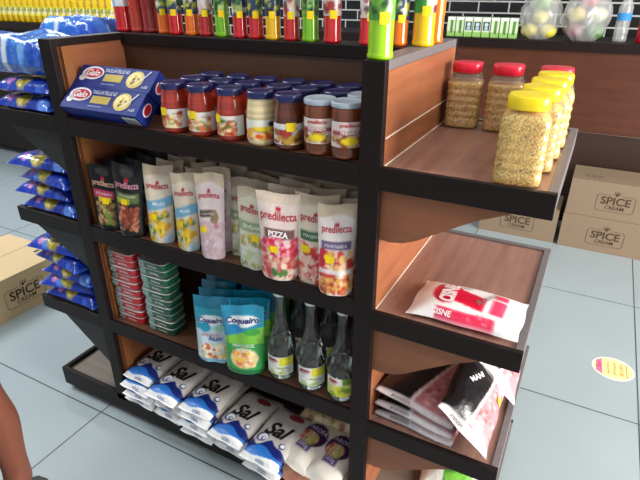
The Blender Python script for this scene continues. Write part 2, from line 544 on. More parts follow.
MB().box(0, 3.36, 0.05, 0.43, 0.06, 0.12).build('base_tray', M['black'], lg)
for x in (0.02, 3.3):
    MB().box(x, x + 0.04, 0.05, 0.43, 0.12, 1.15).build('side_panel', M['farwood'], lg)
for x in (0.1, 1.1, 2.1, 3.2):
    MB().lathe([(0.03, 0), (0.03, 0.07)], 12).xf(Matrix.Translation((x, 0.09, 0))).build('foot', M['black'], lg)


def carton(name, label, loc, rotz, lx, ly, h, text_w, group, scribble=False, patch=False, col=(136, 117, 97)):
    """box with its front (printed) face towards local -y, centred on x"""
    r = thing(name, label, 'box', loc, (0, 0, rotz), group)
    b = MB()
    b.box(-lx / 2, lx / 2, 0, ly, 0, h, col)
    ink = (74, 56, 42)
    f = lambda a, z: np.stack([a, np.full_like(a, -0.0012, dtype=float), z], -1)
    tw = text_w
    b.text('SPICE', f, 0, h * 0.52, tw * .78, ink, bold=0.02, ysc=1.0)
    b.text('CREAM', f, 0, h * 0.33, tw * .5, ink, bold=0.01)
    hw, z0, z1, cc = tw / 2, h * .22, h * .68, 0.012
    P = [(-hw + cc, z0), (hw - cc, z0), (hw, z0 + cc), (hw, z1 - cc), (hw - cc, z1), (0.03, z1)]
    b.line(f, P, 0.0022, ink)
    b.line(f, [(-hw + cc, z0), (-hw, z0 + cc), (-hw, z1 - cc), (-hw + cc, z1), (-0.03, z1)], 0.0022, ink)
    for a in (-0.5, 0.0, 0.5):      # small leaf emblem
        b.line(f, [(0, h * .66), (math.sin(a) * .03, h * .66 + math.cos(a) * .03)], 0.004, ink)
    b.line(f, [(-0.02, h * .7), (0.022, h * .72)], 0.003, ink)
    t = lambda a, y: np.stack([a, y, np.full_like(a, h + 0.0012, dtype=float)], -1)
    b.quad(t, -lx / 2, lx / 2, ly / 2 - 0.0012, ly / 2 + 0.0012, (120, 98, 76), 2)
    if scribble:
        for k in range(3):
            x = -lx * .36 + k * 0.035
            b.line(t, [(x + .02, .1), (x + .004, .11), (x, .085), (x + .012, .07), (x + .024, .08)], 0.0055, (70, 62, 58))
    if patch:
        b.quad(t, -0.09, 0.06, ly * .55, ly * .75, (60, 48, 58), 2)
        b.add(t(np.array([-.04, .02, .03, -.03]), np.array([.6, .58, .66, .69]) * ly), [(0, 1, 2, 3)], (225, 225, 230))
        b.quad(t, 0.17, 0.2, ly * .26, ly * .3, (70, 56, 50), 2)
    b.build('carton_body', M['paper'], r)
    return r


g = 'spice cartons on the floor'
carton('cardboard_box', 'brown spice carton at the bottom of the stack of two by the far shelf', (1.585, 2.33, 0), 0, 0.5, 0.29, 0.22, 0.2, g)
carton('cardboard_box', 'brown spice carton on top of another, pen scribble on its lid', (1.592, 2.335, 0.2215), 0, 0.505, 0.29, 0.222, 0.2, g, scribble=True)
carton('cardboard_box', 'single brown spice carton on the floor seen below the grain jar shelf', (1.075, 2.34, 0), 0, 0.47, 0.29, 0.22, 0.2, g)
carton('cardboard_box', 'brown spice carton on the floor left of the shelving unit', (-0.955, 0.30, 0), PI / 2, 0.5, 0.46, 0.215, 0.205, g, patch=True, col=(204, 178, 138))  # lighter cardboard colour makes up for weak light on this carton


# floor sticker
st = MB()
F0 = lambda a, b: np.stack([a, b, np.full_like(a, 0.0012, dtype=float)], -1)
cu = np.linspace(0, 2 * PI, 48, endpoint=False)
st.disc(F0, 0, 0, 0.098, 0.085, (228, 232, 226), 40)
F1_ = lambda a, b: np.stack([a, b, np.full_like(a, 0.0018, dtype=float)], -1)
st.disc(F1_, 0, 0, 0.091, 0.078, (238, 226, 150), 40)
F2_ = lambda a, b: np.stack([a, b, np.full_like(a, 0.0024, dtype=float)], -1)
P = [(-0.078, -0.038), (-0.05, -0.062), (-0.05, 0.062), (-0.078, 0.038)]
st.add(F2_(np.array([p[0] for p in P]), np.array([p[1] for p in P])), [(0, 1, 2, 3)], (226, 112, 150))
for k, (wd_, tx) in enumerate([(0.09, 'MANTENHA'), (0.1, 'DISTANCIA'), (0.09, 'SEGURA')]):
    st.text(tx, F2_, -0.022 + k * 0.03, 0, wd_, (226, 120, 60), bold=0.02, rot=PI / 2)
st.line(F2_, [(0.062, -0.052), (0.062, 0.052)], 0.004, (226, 110, 70))
st.text('1,5m', F2_, -0.064, 0, 0.06, (250, 225, 235), rot=PI / 2)
o = st.build('floor_sticker', M['paper'], None, (1.667, 1.162, 0), (0, 0, 0.05))
o.scale = (0.84, 0.92, 1)
tag(o, 'oval yellow and pink floor sticker on the pale tiles at right', 'sticker')


# ------------------------------------------------------------------ goods: generators
def cyl_label(mb, rfun, z0, z1, a0, a1, pf, nu=26, nv=14, off=0.0008):
    """printed patch on a lathe: U in [-1,1] left to right as seen from -y"""
    def fn(U, V):
        ang = -PI / 2 + (a0 + (U + 1) / 2 * (a1 - a0))
        z = z0 + (V + 1) / 2 * (z1 - z0)
        r = rfun(z) + off
        return np.stack([r * np.cos(ang), r * np.sin(ang), z], -1)
    mb.grid(fn, np.linspace(-1, 1, nu), np.linspace(-1, 1, nv), pf)
    return lambda a, b: np.stack([(rfun(b) + off * 2) * np.cos(-PI / 2 + a / rfun(z0)), (rfun(b) + off * 2) * np.sin(-PI / 2 + a / rfun(z0)), b], -1)


def prof_fn(prof):
    zs = np.array([p[1] for p in prof]); rs = np.array([p[0] for p in prof])
    return lambda z: np.interp(z, zs, rs)


def pouch_surf(w, h, t, seed, lean=0.0, crease=0.0034, taper=0.0):
    wr = wrinkle(seed)

    def wf(v):
        return 1 - taper * np.clip(1 - v / 0.85, 0, 1) - 0.04 * np.sin(PI * v) - 0.08 * np.clip(1 - v / 0.05, 0, 1) ** 2

    def T(v):
        return t * np.clip(1 - v, 0, 1) ** 0.65 * (0.72 + 0.28 * np.clip(v / 0.18, 0, 1)) * np.clip((0.97 - v) / 0.1, 0, 1) ** .5 + 0.0006

    def surf(u, v, side, off=0.0):
        p = np.clip(1 - np.abs(u) ** 2.3, 0, 1) ** 0.7
        y = side * (T(v) * p + off) + crease * wr(u, v) * (0.25 + p) * (1 if side < 0 else .6)
        top = 0.004 * np.sin(u * 2.5 + seed) * v
        return np.stack([u * w / 2 * wf(v), y + lean * v * h + 0.010 * (v ** 3) * np.sin(seed * 1.7), v * h + top], -1)
    return surf


def pouch(name, label, cat, w, h, t, pf, texts, seed, material, loc, rot, group, lean=0.1, nu=34, nv=58, taper=0.0):
    surf = pouch_surf(w, h, t, seed, lean, taper=taper)
    b = MB()
    U, V = np.linspace(-1, 1, nu), np.linspace(0, 1, nv)
    b.grid(lambda a, c: surf(a, c, -1), U, V, pf)
    U2, V2 = np.linspace(-1, 1, 14), np.linspace(0, 1, 20)
    bc = pf(np.array([0.0]), np.array([0.93]))[0]
    b.grid(lambda a, c: surf(a, c, 1), U2, V2, lambda a, c: np.tile(bc, (len(a), 1)), flip=True)
    # gusset under the pouch
    V3 = np.linspace(0, 1, 3)
    b.grid(lambda a, c: surf(a, np.zeros_like(a), -1) * (1 - c)[..., None] + surf(a, np.zeros_like(a), 1) * c[..., None], U, V3, lambda a, c: np.tile(bc, (len(a), 1)), flip=True)

    def fn(a, z):
        v = z / h
        return surf(np.asarray(a) / (w / 2), v, -1, 0.0014)
    for tx in texts:
        kw = dict(tx[5]) if len(tx) > 5 else {}
        b.text(tx[0], fn, tx[1] * w / 2, tx[2] * h, tx[3] * w, tx[4], **kw)
    r = thing(name, label, cat, loc, rot, group)
    b.build('pouch_body', material, r)
    return r, fn, surf


def pillow_mesh(w, l, t, pf, seed, texts=(), nu=34, nv=46, sag=0.0, wr_amp=0.0025, under=None, ev=4.5, eu=2.6):
    """flat lying bag: width w on x, length l on y, thickness t, resting on z = 0"""
    wr = wrinkle(seed); wr2 = wrinkle(seed + 50, 2.0)

    def surf(u, v, side, off=0.0):
        pu = np.clip(1 - np.abs(u) ** eu, 0, 1) ** 0.62
        pv = np.clip(1 - (np.abs(v) / 0.955) ** ev, 0, 1) ** 0.75
        p = pu * pv
        x = u * w / 2 * (1 - 0.05 * np.clip(1 - np.abs(v) ** 5, 0, 1) + 0.015 * np.sin(v * 7 + seed))
        y = v * l / 2 * (1 + 0.012 * np.sin(u * 5 + seed))
        if side > 0:
            z = t * (0.30 + 0.70 * p) + wr_amp * wr(u, v) * (0.3 + p) + off
        else:
            z = t * 0.30 * (1 - p) + wr_amp * .3 * np.abs(wr(u, v)) * p
        z = z + 0.004 * wr2(u, v) * (1 - pv) - sag * np.clip(-v, 0, 1) ** 2 * t
        return np.stack([x, y, z], -1)
    b = MB()
    U, V = np.linspace(-1, 1, nu), np.linspace(-1, 1, nv)
    b.grid(lambda a, c: surf(a, c, 1), U, V, pf)
    b.grid(lambda a, c: surf(a, c, -1), U[::2] if nu % 2 else np.linspace(-1, 1, nu // 2), V, (under or pf), flip=True)
    fn = lambda a, c: surf(np.asarray(a) / (w / 2), np.asarray(c) / (l / 2), 1, 0.0026)
    for tx in texts:
        kw = dict(tx[5]) if len(tx) > 5 else {}
        b.text(tx[0], fn, tx[1] * w / 2, tx[2] * l / 2, tx[3] * w, tx[4], **kw)
    return b, fn


# ------------------------------------------------------------------ sauce jars on the upper shelf
def jar(kind, label, loc, yaw, seed):
    r = thing('sauce_jar', label, 'jar', loc, (0, 0, yaw), 'sauce jars on the upper shelf')
    straight = kind == 'white'
    if straight:
        prof = [(0.030, 0), (0.034, 0.004), (0.035, 0.012), (0.035, 0.098), (0.033, 0.106), (0.0315, 0.11)]
    else:
        prof = [(0.029, 0), (0.0335, 0.005), (0.0345, 0.014), (0.0345, 0.062), (0.0335, 0.078), (0.030, 0.098), (0.0285, 0.105), (0.0285, 0.111)]
    col = {'red': (160, 46, 30), 'cream': (226, 206, 160), 'brown': (92, 42, 24), 'white': (112, 54, 26)}[kind]
    prof2 = []
    for (r0, z0), (r1, z1) in zip(prof[:-1], prof[1:]):
        for k in range(4):
            prof2.append((r0 + (r1 - r0) * k / 4, z0 + (z1 - z0) * k / 4))
    prof2.append(prof[-1])
    b = MB(); rs = random.Random(seed)
    cols = [tuple(np.array(col) * rs.uniform(.9, 1.1)) for _ in prof2]
    b.lathe(prof2, 30, cols)
    body = b.build('jar_body', M['sauce'], r)
    l = MB()
    rf = prof_fn(prof)
    if kind == 'red':
        pf = painter((228, 222, 214), [('b', -.9, .5, -.9, .5, [(206, 120, 80), (222, 160, 110), (180, 64, 40), (90, 130, 60), (238, 214, 170)], 40, .22, seed), ('r', .55, 1, -1, 1, (226, 226, 230))], .9)
    elif kind == 'cream':
        pf = painter((232, 228, 220), [('r', -.5, .6, -.1, .35, (240, 206, 40)), ('b', -.8, .8, -.9, .0, [(228, 170, 60), (222, 90, 40), (246, 220, 150)], 26, .22, seed), ('e', .55, .6, .22, .25, (40, 44, 52))], .9)
    elif kind == 'brown':
        pf = painter((226, 220, 222), [('b', -.8, .8, -.9, .3, [(110, 62, 40), (150, 100, 70), (196, 150, 60), (170, 60, 60)], 26, .26, seed)], .9)
    else:
        pf = painter((222, 206, 200), [('r', -.9, .9, -.05, .25, (150, 40, 60)), ('b', -.8, .8, -1, -.2, [(150, 90, 60), (200, 170, 120), (120, 60, 40)], 22, .22, seed), ('e', 0, -.5, .42, .3, (240, 210, 40))], .9)
    z0, z1 = (0.014, 0.061) if not straight else (0.028, 0.082)
    fn = cyl_label(l, rf, z0, z1, -1.35, 1.35, pf)
    if kind == 'white':
        l.text('predilecta', fn, 0, 0.074, 0.044, (190, 30, 50), bold=0.02)
        l.text('FEIJOADA', fn, 0, 0.0585, 0.04, (245, 235, 230), bold=0.02)
    elif kind == 'cream':
        l.text('CREMOSO', fn, 0, 0.034, 0.026, (120, 60, 20))
    else:
        l.text('MOLHO', fn, 0.012, 0.05, 0.02, (60, 90, 50))
    lb = l.build('jar_label', M['paper'], r)
    if kind in ('red', 'brown'):
        s_ = MB()
        a0 = {'red': -1.1, 'brown': -.3}[kind] + rs.uniform(-.2, .2)
        cyl_label(s_, rf, 0.045, 0.064, a0, a0 + .6, lambda U, V: np.tile(np.array([250., 214, 30]), (len(U), 1)), 6, 3, 0.0022)
        tag(s_.build('price_sticker', M['paper'], lb), 'yellow price sticker')
    c = MB()
    if straight:
        c.lathe([(0.0345, 0.109), (0.0355, 0.1105), (0.0355, 0.1175), (0.034, 0.1200), (0.033, 0.1205), (0.031, 0.119), (0.004, 0.119)], 32)
        c.build('lid', M['lidwhite'], r)
    else:
        c.lathe([(0.031, 0.1065), (0.0325, 0.108), (0.0325, 0.119), (0.031, 0.1225), (0.029, 0.123), (0.027, 0.1215), (0.004, 0.122)], 32)
        c.build('lid', M['lidblue'], r)
    return r


jx = [0.425, 0.508, 0.598, 0.682, 0.762, 0.838, 0.909]
kinds = ['red', 'red', 'red', 'cream', 'brown', 'white', 'white']
desc = ['red tomato sauce jar beside the blue pasta box', 'red tomato sauce jar, second from the pasta box', 'red tomato sauce jar next to the cream sauce jar',
        'pale cream sauce jar with blue lid', 'brown sauce jar with blue lid beside the cream jar', 'brown stew jar with silvery white lid, further from the post', 'brown stew jar with silvery white lid touching the right post']
for i in range(7):
    for row in range(3):
        k = kinds[i]
        if row == 2 and k == 'white': k = 'brown'
        if row == 1 and i == 5: k = 'brown'
        if row >= 1 and k == 'cream': k = 'red'
        cn = ['column beside the pasta box', 'second column from the pasta box', 'third column from the pasta box', 'cream jar column', 'column right of the cream jar', 'last but one column before the right post', 'last column by the right post'][i]
        lab = desc[i] if row == 0 else f"{'white' if k == 'white' else 'blue'} lidded sauce jar, {ORD[row]} row of the {cn}"
        jar(k, lab, (jx[i] + 0.004 * math.sin(i * 3 + row * 5), 0.040 + row * 0.0775 + (0.003 * math.sin(i * 7) if row == 0 else 0.003), Z1 + 0.0006), 0.45 + 0.2 * math.sin(i * 2.3 + row), 11 + i + row * 9)


# ------------------------------------------------------------------ pasta boxes, leaning back in a pair
def pasta_box(label, loc, tilt):
    r = thing('pasta_box', label, 'box', loc, tilt, 'blue pasta boxes')
    L_, h_, t_ = 0.283, 0.070, 0.05
    navy = (22, 42, 124)
    b = MB().box(0, L_, 0, h_, -t_, 0, navy)       # face = local +z, runs along x, lower edge y = 0
    f = lambda a, y: np.stack([a, y, np.full_like(np.asarray(a, float), 0.001)], -1)
    g1 = lambda a, y: np.stack([a, y, np.full_like(np.asarray(a, float), 0.0018)], -1)
    g2 = lambda a, y: np.stack([a, y, np.full_like(np.asarray(a, float), 0.0026)], -1)
    b.disc(f, 0.055, 0.045, 0.041, 0.0215, (238, 232, 238), 28)
    b.disc(f, 0.024, 0.028, 0.013, 0.01, (238, 232, 238), 14)
    b.disc(g1, 0.059, 0.045, 0.033, 0.0155, (196, 38, 62), 26)
    b.text('Galo', g2, 0.058, 0.045, 0.052, (246, 228, 232), shear=0.3, bold=0.03)
    b.text('TAGLIATELLE 63', g1, 0.142, 0.056, 0.09, (232, 232, 240), bold=0.0, ysc=1.25)
    b.quad(f, 0.104, 0.172, 0.022, 0.045, (196, 172, 84), 2)
    for k in range(5):
        b.line(g1, [(0.105, 0.025 + k * .0042), (0.171, 0.026 + k * .0042)], 0.001, (226, 204, 120))
    b.text('massa com ovos', g1, 0.13, 0.012, 0.05, (190, 200, 226))
    b.disc(f, 0.218, 0.036, 0.030, 0.027, (214, 190, 110), 24)
    b.disc(g1, 0.216, 0.037, 0.024, 0.021, (238, 220, 150), 22)
    rr = random.Random(3)
    for k in range(16):
        a = rr.uniform(0, 6.28); q = rr.uniform(0, .016)
        b.disc(g2, 0.216 + q * math.cos(a), 0.037 + q * math.sin(a), 0.0045, 0.0035, [(226, 190, 80), (246, 236, 180), (206, 96, 60), (120, 140, 60)][k % 4], 8)
    b.line(g2, [(0.238, 0.03), (0.262, 0.064)], 0.003, (226, 228, 236))
    b.text('n.63', g1, 0.262, 0.016, 0.02, (226, 226, 236))
    # front edge strip and end
    fr = lambda a, z: np.stack([a, np.full_like(np.asarray(a, float), -0.001), z], -1)
    b.quad(fr, 0.225, 0.275, -0.042, -0.01, (206, 206, 200), 2)
    for k in range(9):
        b.line(lambda a, z: fr(a, z) - np.array([0, .0006, 0]), [(0.23 + k * .005, -0.04), (0.23 + k * .005, -0.018)], 0.002, (30, 30, 36))
    en = lambda y, z: np.stack([np.full_like(np.asarray(y, float), L_ + 0.001), y, z], -1)
    b.disc(en, 0.036, -0.025, 0.02, 0.014, (236, 228, 234), 20)
    en2 = lambda y, z: en(y, z) + np.array([.0008, 0, 0])
    b.disc(en2, 0.037, -0.025, 0.016, 0.0105, (196, 38, 62), 20)
    b.build('carton', M['paper'], r)
    return r


th = math.radians(44)
px0, py0, pz0 = 0.056, -0.0165, Z1 + 0.0376
pasta_box('navy blue pasta box with red oval logo, lower front one of the leaning pair', (px0, py0, pz0), (th, 0, 0))
d = 0.0712
pasta_box('navy blue pasta box with red oval logo, upper one behind in the leaning pair', (px0 + 0.004, py0 + d * math.cos(th), pz0 + d * math.sin(th)), (th, 0, 0))
pasta_box('navy blue pasta box lying flat underneath the leaning pair of pasta boxes', (px0, 0.150, Z1 + 0.0505), (0, 0, 0))


def fine(lay):
    return [l[:6] + (int(l[6] * 2.4), l[7] * .6, l[8]) if l[0] == 'b' else l for l in lay]


# ------------------------------------------------------------------ pouches on the middle shelf
def stand_up(design):
    """base colour, paint layers (U -1..1, V 0..1) and lettering of each recipe"""
    cream, sepia = (226, 212, 192), (176, 152, 126)
    asp = 4.2
    red = (190, 30, 58)
    brand = [('predilecta', 0, .745, .76, red, dict(bold=.012, ysc=1.3))]
    top = [('f', lambda U, V: V > .86 + .04 * np.cos(U * 2), (206, 188, 164)), ('e', 0, .80, .12, .022, red)]
    if design == 'black':
        return (24, 22, 24), [('e', 0, .9, .45, .06, (52, 52, 54)), ('e', 0, .80, .14, .03, red), ('r', -.8, .8, .49, .62, (92, 112, 62)), ('r', -.8, .2, .47, .55, (168, 180, 60)), ('b', -.7, .7, .1, .42, [(190, 110, 84), (140, 60, 44), (206, 150, 110), (176, 84, 66), (120, 70, 50)], 46, .05, 5)], \
            [('predilecta', 0, .72, .78, (238, 168, 186), dict(bold=.005, ysc=1.3)), ('STROGONOFF', 0, .585, .6, (230, 230, 210))], asp
    if design == 'black2':
        return (24, 22, 24), [('e', 0, .9, .45, .06, (52, 52, 54)), ('e', 0, .80, .14, .03, red), ('r', -.85, .7, .5, .62, (190, 60, 96)), ('r', -.5, .5, .44, .52, (226, 206, 50)), ('b', -.7, .7, .1, .42, [(166, 130, 70), (120, 150, 60), (196, 160, 110), (110, 70, 40)], 46, .05, 9)], \
            [('predilecta', 0, .72, .78, (236, 190, 160), dict(bold=.005, ysc=1.3)), ('BOLONHESA', 0, .57, .6, (245, 220, 230))], asp
    if design == 'blue':
        return cream, top + [('f', lambda U, V: np.abs(V - .52 - .05 * U) < .065, (118, 176, 208)), ('b', -.8, .7, .05, .42, [(238, 190, 40), (246, 212, 70), (220, 160, 30), (200, 200, 190), (90, 140, 70)], 40, .055, 3), ('r', .3, 1, .0, .12, (176, 200, 214))], \
            brand + [('MILHO', .1, .53, .45, (236, 244, 248), dict(bold=.02))], asp
    if design == 'pinkish':
        return (222, 206, 206), top + [('r', -.75, .5, .5, .58, (84, 70, 64)), ('e', .35, .5, .3, .09, (150, 126, 92)), ('b', -.8, .8, .03, .42, [(206, 176, 186), (214, 188, 200), (196, 168, 176)], 26, .07, 4), ('e', -.55, .36, .2, .045, (236, 214, 60)), ('e', .5, .4, .16, .035, (200, 120, 140))], \
            brand + [('COGUMELO', -.1, .54, .5, (236, 226, 220))], asp
    if design == 'green':
        return (220, 214, 192), top + [('f', lambda U, V: np.abs(V - .55) < .06, (150, 172, 128)), ('e', .1, .42, .3, .05, (240, 212, 50)), ('b', -.8, .8, .02, .3, [(206, 210, 196), (190, 200, 160), (216, 214, 206)], 24, .06, 6), ('b', -.8, .8, .04, .1, [(206, 190, 60), (90, 110, 60)], 12, .02, 7), ('b', -.8, .8, .32, .42, [(190, 176, 96), (150, 150, 80)], 8, .05, 8)], \
            brand + [('ERVILHA', 0, .55, .55, (240, 244, 232), dict(bold=.02))], asp
    if design == 'pizza':
        return (234, 214, 208), [('f', lambda U, V: V > .88, (224, 204, 186)), ('e', 0, .83, .13, .026, red), ('r', -.7, .8, .49, .60, (120, 84, 84)), ('b', -.9, .9, .3, .48, [(222, 64, 100), (206, 40, 70), (238, 130, 150), (240, 206, 210)], 34, .06, 2), ('e', -.3, .36, .3, .035, (244, 214, 40)), ('b', -.9, .9, .03, .28, [(216, 120, 110), (230, 170, 150), (196, 70, 70), (240, 214, 190)], 44, .05, 12), ('b', -.4, .5, .06, .13, [(80, 130, 60)], 6, .04, 13)], \
            [('predilecta', 0, .735, .86, red, dict(bold=.012, ysc=1.3)), ('PIZZA', 0, .545, .5, (246, 236, 236), dict(bold=.04))], asp
    if design == 'greenred':
        return cream, top + [('r', -.8, .8, .50, .61, (70, 110, 74)), ('b', -.9, .9, .05, .47, [(206, 44, 50), (226, 90, 90), (240, 206, 196), (190, 30, 40), (226, 190, 170)], 44, .07, 15), ('e', -.5, .4, .28, .045, (244, 214, 40)), ('b', -.8, .8, .02, .2, [(228, 150, 130), (236, 210, 190), (206, 70, 60)], 22, .05, 16)], \
            brand + [('MANJERICAO', 0, .555, .62, (230, 240, 226))], asp
    return (232, 222, 220), top + [('r', -.8, .8, .53, .62, (112, 92, 132)), ('b', -.9, .9, .06, .5, [(206, 60, 56), (226, 150, 80), (236, 206, 170), (196, 40, 60), (240, 190, 120)], 44, .06, 19), ('e', -.4, .44, .26, .04, (244, 214, 40)), ('r', -.9, .9, .26, .31, (236, 226, 224)), ('b', -.8, .8, .02, .22, [(206, 110, 60), (226, 170, 90), (190, 60, 40)], 22, .05, 20)], \
        brand + [('MARINARA', 0, .575, .6, (236, 230, 244))], asp


SP = [  # x, yaw, width, height, depth, design, y, description
    (0.122, 0.22, 0.098, 0.198, 0.020, 'black2', 0.020, 'black sauce pouch with pink band, against the left upright'),
    (0.218, 0.22, 0.102, 0.212, 0.022, 'black', 0.018, 'black sauce pouch with green band, second from the left upright'),
    (0.326, 0.25, 0.094, 0.222, 0.021, 'blue', 0.028, 'cream pouch with blue band and yellow corn, beside the black pouches'),
    (0.428, 0.15, 0.084, 0.222, 0.021, 'blue', 0.024, 'cream pouch with blue band and yellow corn, beside the pinkish pouch'),
    (0.520, 0.20, 0.086, 0.236, 0.021, 'pinkish', 0.018, 'pinkish grey pouch with dark brown band'),
    (0.588, 0.10, 0.090, 0.214, 0.018, 'green', 0.064, 'pale green pouch half hidden between pinkish and green pouches'),
    (0.652, 0.08, 0.100, 0.212, 0.023, 'green', 0.022, 'pale green pouch with yellow price sticker, front row'),
    (0.740, 0.30, 0.112, 0.226, 0.026, 'pizza', 0.010, 'pink and white pouch with pink flowery picture, largest facing front'),
    (0.832, 0.25, 0.110, 0.228, 0.020, 'greenred', 0.032, 'cream pouch with green band and red tomatoes'),
    (0.898, 0.28, 0.098, 0.220, 0.022, 'marinara', 0.008, 'white pouch with purple band, touching the right post'),
]
for i, (x, yaw, w_, h_, t_, dz, y, ds) in enumerate(SP):
    base, lay, tx, asp = stand_up(dz)
    lay = fine(lay)
    pf = painter(base, lay + [('n', .03, i)], h_ / (w_ / 2))
    root, fn, surf = pouch('sauce_pouch', ds, 'pouch', w_, h_, t_, pf, tx, 3 + i, M['foil'], (x, y, Z2 + 0.001), (0, 0, yaw), 'sauce pouches on the middle shelf', lean=0.09, taper=0.17)
    # printed yellow price sticker
    s_ = MB()
    cx_, cz_ = {'black2': (.1, .46), 'black': (-.2, .5), 'blue': (-.35, .36), 'pinkish': (-.5, .36), 'green': (.3, .42), 'pizza': (-.2, .37), 'greenred': (-.5, .41), 'marinara': (-.3, .42)}[dz]
    s_.quad(lambda a, z: surf(np.asarray(a) / (w_ / 2), np.asarray(z) / h_, -1, 0.0022), cx_ * w_ / 2 - .012, cx_ * w_ / 2 + .012, cz_ * h_ - .008, cz_ * h_ + .008, (250, 214, 30), 5)
    tag(s_.build('price_sticker', M['paper'], root), 'yellow price sticker')
    short = {0: 'first black pouch', 1: 'second black pouch', 2: 'first blue banded pouch', 3: 'second blue banded pouch', 4: 'pinkish grey pouch', 5: 'half hidden pale green pouch',
             6: 'front pale green pouch', 7: 'pink flowery pouch', 8: 'green banded tomato pouch', 9: 'purple banded pouch'}[i]
    for k in range(1, 5):
        yy = y + 0.047 * k + (0.002 * math.sin(i * 5 + k * 3))
        if yy > 0.200: break
        kind_ = 'black pouch' if dz.startswith('black') else 'beige topped pouch'
        dup(root, (x - 0.006 * math.sin(i * 3 + k * 2), yy, Z2 + 0.0022), (0, 0.028 * math.sin(i * 2 + k * 2.7), yaw * .6 + 0.04 * math.sin(i + 2.4 * k)), f'{kind_}, {ORD[k]} in the row receding behind the {short}')

# ------------------------------------------------------------------ fish tins
def tin(label, loc, colr, dark, word):
    r = thing('fish_tin', label, 'tin', loc, (0, 0, 0), 'stacked fish tins')
    w_, d_, h_ = 0.116, 0.072, 0.0262
    n = 40
    t = np.linspace(0, 2 * PI, n, endpoint=False)
    e = 5.0
    k = (np.abs(np.cos(t)) ** e + np.abs(np.sin(t)) ** e) ** (-1 / e)
    ox, oy = k * np.cos(t), k * np.sin(t)

    def ring(s_, z):
        return [(ox[i] * (w_ / 2 - s_), oy[i] * (d_ / 2 - s_), z) for i in range(n)]
    b = MB()
    lv = [(0.0024, 0.0006), (0.0008, 0.0024), (0.0008, h_ - 0.0026)]
    v = sum([ring(s_, z) for s_, z in lv], [])
    f = [(j * n + i, j * n + (i + 1) % n, (j + 1) * n + (i + 1) % n, (j + 1) * n + i) for j in range(2) for i in range(n)]
    f.append(tuple(range(n - 1, -1, -1)))
    cc = [dark if (p[0] < -.02 and p[1] < 0 and abs(p[0]) < .052) else colr for p in v]
    b.add(v, f, cc, True)
    fr = lambda a, z: np.stack([a, np.full_like(np.asarray(a, float), -d_ / 2 + 0.0004), z], -1)
    b.text(word, fr, 0.012, 0.0125, 0.036, (232, 226, 220), bold=.02)
    b.disc(fr, -0.034, 0.0125, 0.012, 0.007, (186, 200, 196), 14)
    b.disc(lambda a, z: fr(a, z) - np.array([0, .0006, 0]), -0.034, 0.0125, 0.009, 0.005, dark, 12)
    b.build('tin_body', M['tin'], r)
    l = MB()
    lv = [(0.0010, h_ - 0.0028), (-0.0008, h_ - 0.0024), (-0.0008, h_ - 0.0006), (0.0010, h_ - 0.0001), (0.004, h_ - 0.0012)]
    v = sum([ring(s_, z) for s_, z in lv], [])
    f = [(j * n + i, j * n + (i + 1) % n, (j + 1) * n + (i + 1) % n, (j + 1) * n + i) for j in range(len(lv) - 1) for i in range(n)]
    f.append(tuple((len(lv) - 1) * n + i for i in range(n)))
    l.add(v, f, (200, 200, 200), True)
    l.build('lid_rim', M['rim'], r)
    return r


for nm, cx, colr, dark, word, yw in (('red', 0.1195, (196, 32, 44), (84, 116, 114), 'Sardinhas', 0.0), ('green', 0.255, (22, 92, 66), (110, 170, 156), 'Sardinhas', 0.0)):
    r0 = None
    for k in range(10):
        pos = 'bottom tin' if k == 0 else 'topmost tin' if k == 9 else f'{ORD[k]} tin up'
        lb = f'{nm} fish tin, {pos} of the {nm} stack'
        loc = (cx + 0.0025 * math.sin(k * 2.1), 0.062 + 0.002 * math.sin(k * 3.3), Z3 + k * 0.0266)
        if r0 is None:
            r0 = tin(lb, loc, colr, dark, word)
        else:
            dup(r0, loc, (0, 0, 0.03 * math.sin(k * 4.0)), lb)

# ------------------------------------------------------------------ blue and green pouches of the lower shelf
def coq(design):
    teal, deep = (28, 130, 160), (24, 84, 130)
    if design == 'white':
        return (40, 150, 176), [('f', lambda U, V: V > .84, (18, 118, 150)), ('f', lambda U, V: V < .56 + .05 * U, (196, 214, 226)), ('e', 0, .66, .72, .085, (236, 238, 244)), ('e', -.35, .56, .34, .075, (24, 150, 186)), ('e', .5, .55, .3, .05, (150, 206, 190)),
                ('b', -.8, .8, .06, .3, [(238, 196, 60), (236, 226, 190), (196, 90, 60), (214, 220, 226), (246, 236, 200)], 34, .05, 23), ('r', -1, 1, 0, .06, (120, 180, 206))], [('Coqueiro', 0, .66, .72, (40, 52, 120), dict(shear=.25, bold=.03)), ('Atum', .25, .40, .4, (70, 90, 160), dict(bold=.03)), ('RALADO', 0, .45, .5, (180, 80, 100))]
    return (44, 156, 70), [('f', lambda U, V: V > .62 + .08 * U, (34, 140, 176)), ('f', lambda U, V: (V < .62 + .08 * U) & (V > .45), (120, 190, 60)), ('e', 0, .78, .8, .085, (236, 238, 244)), ('e', -.4, .66, .34, .075, (24, 130, 190)), ('e', .45, .62, .38, .05, (60, 160, 60)),
            ('e', 0, .24, .72, .15, (232, 206, 150)), ('b', -.5, .5, .14, .33, [(244, 196, 40), (238, 170, 110), (246, 226, 180), (220, 130, 90)], 20, .05, 27), ('r', -1, 1, 0, .07, (20, 108, 56))], [('Coqueiro', 0, .78, .8, (40, 52, 120), dict(shear=.25, bold=.03)), ('MAIONESE', 0, .43, .55, (236, 246, 236)), ('VERDE', 0, .36, .4, (236, 246, 236))]


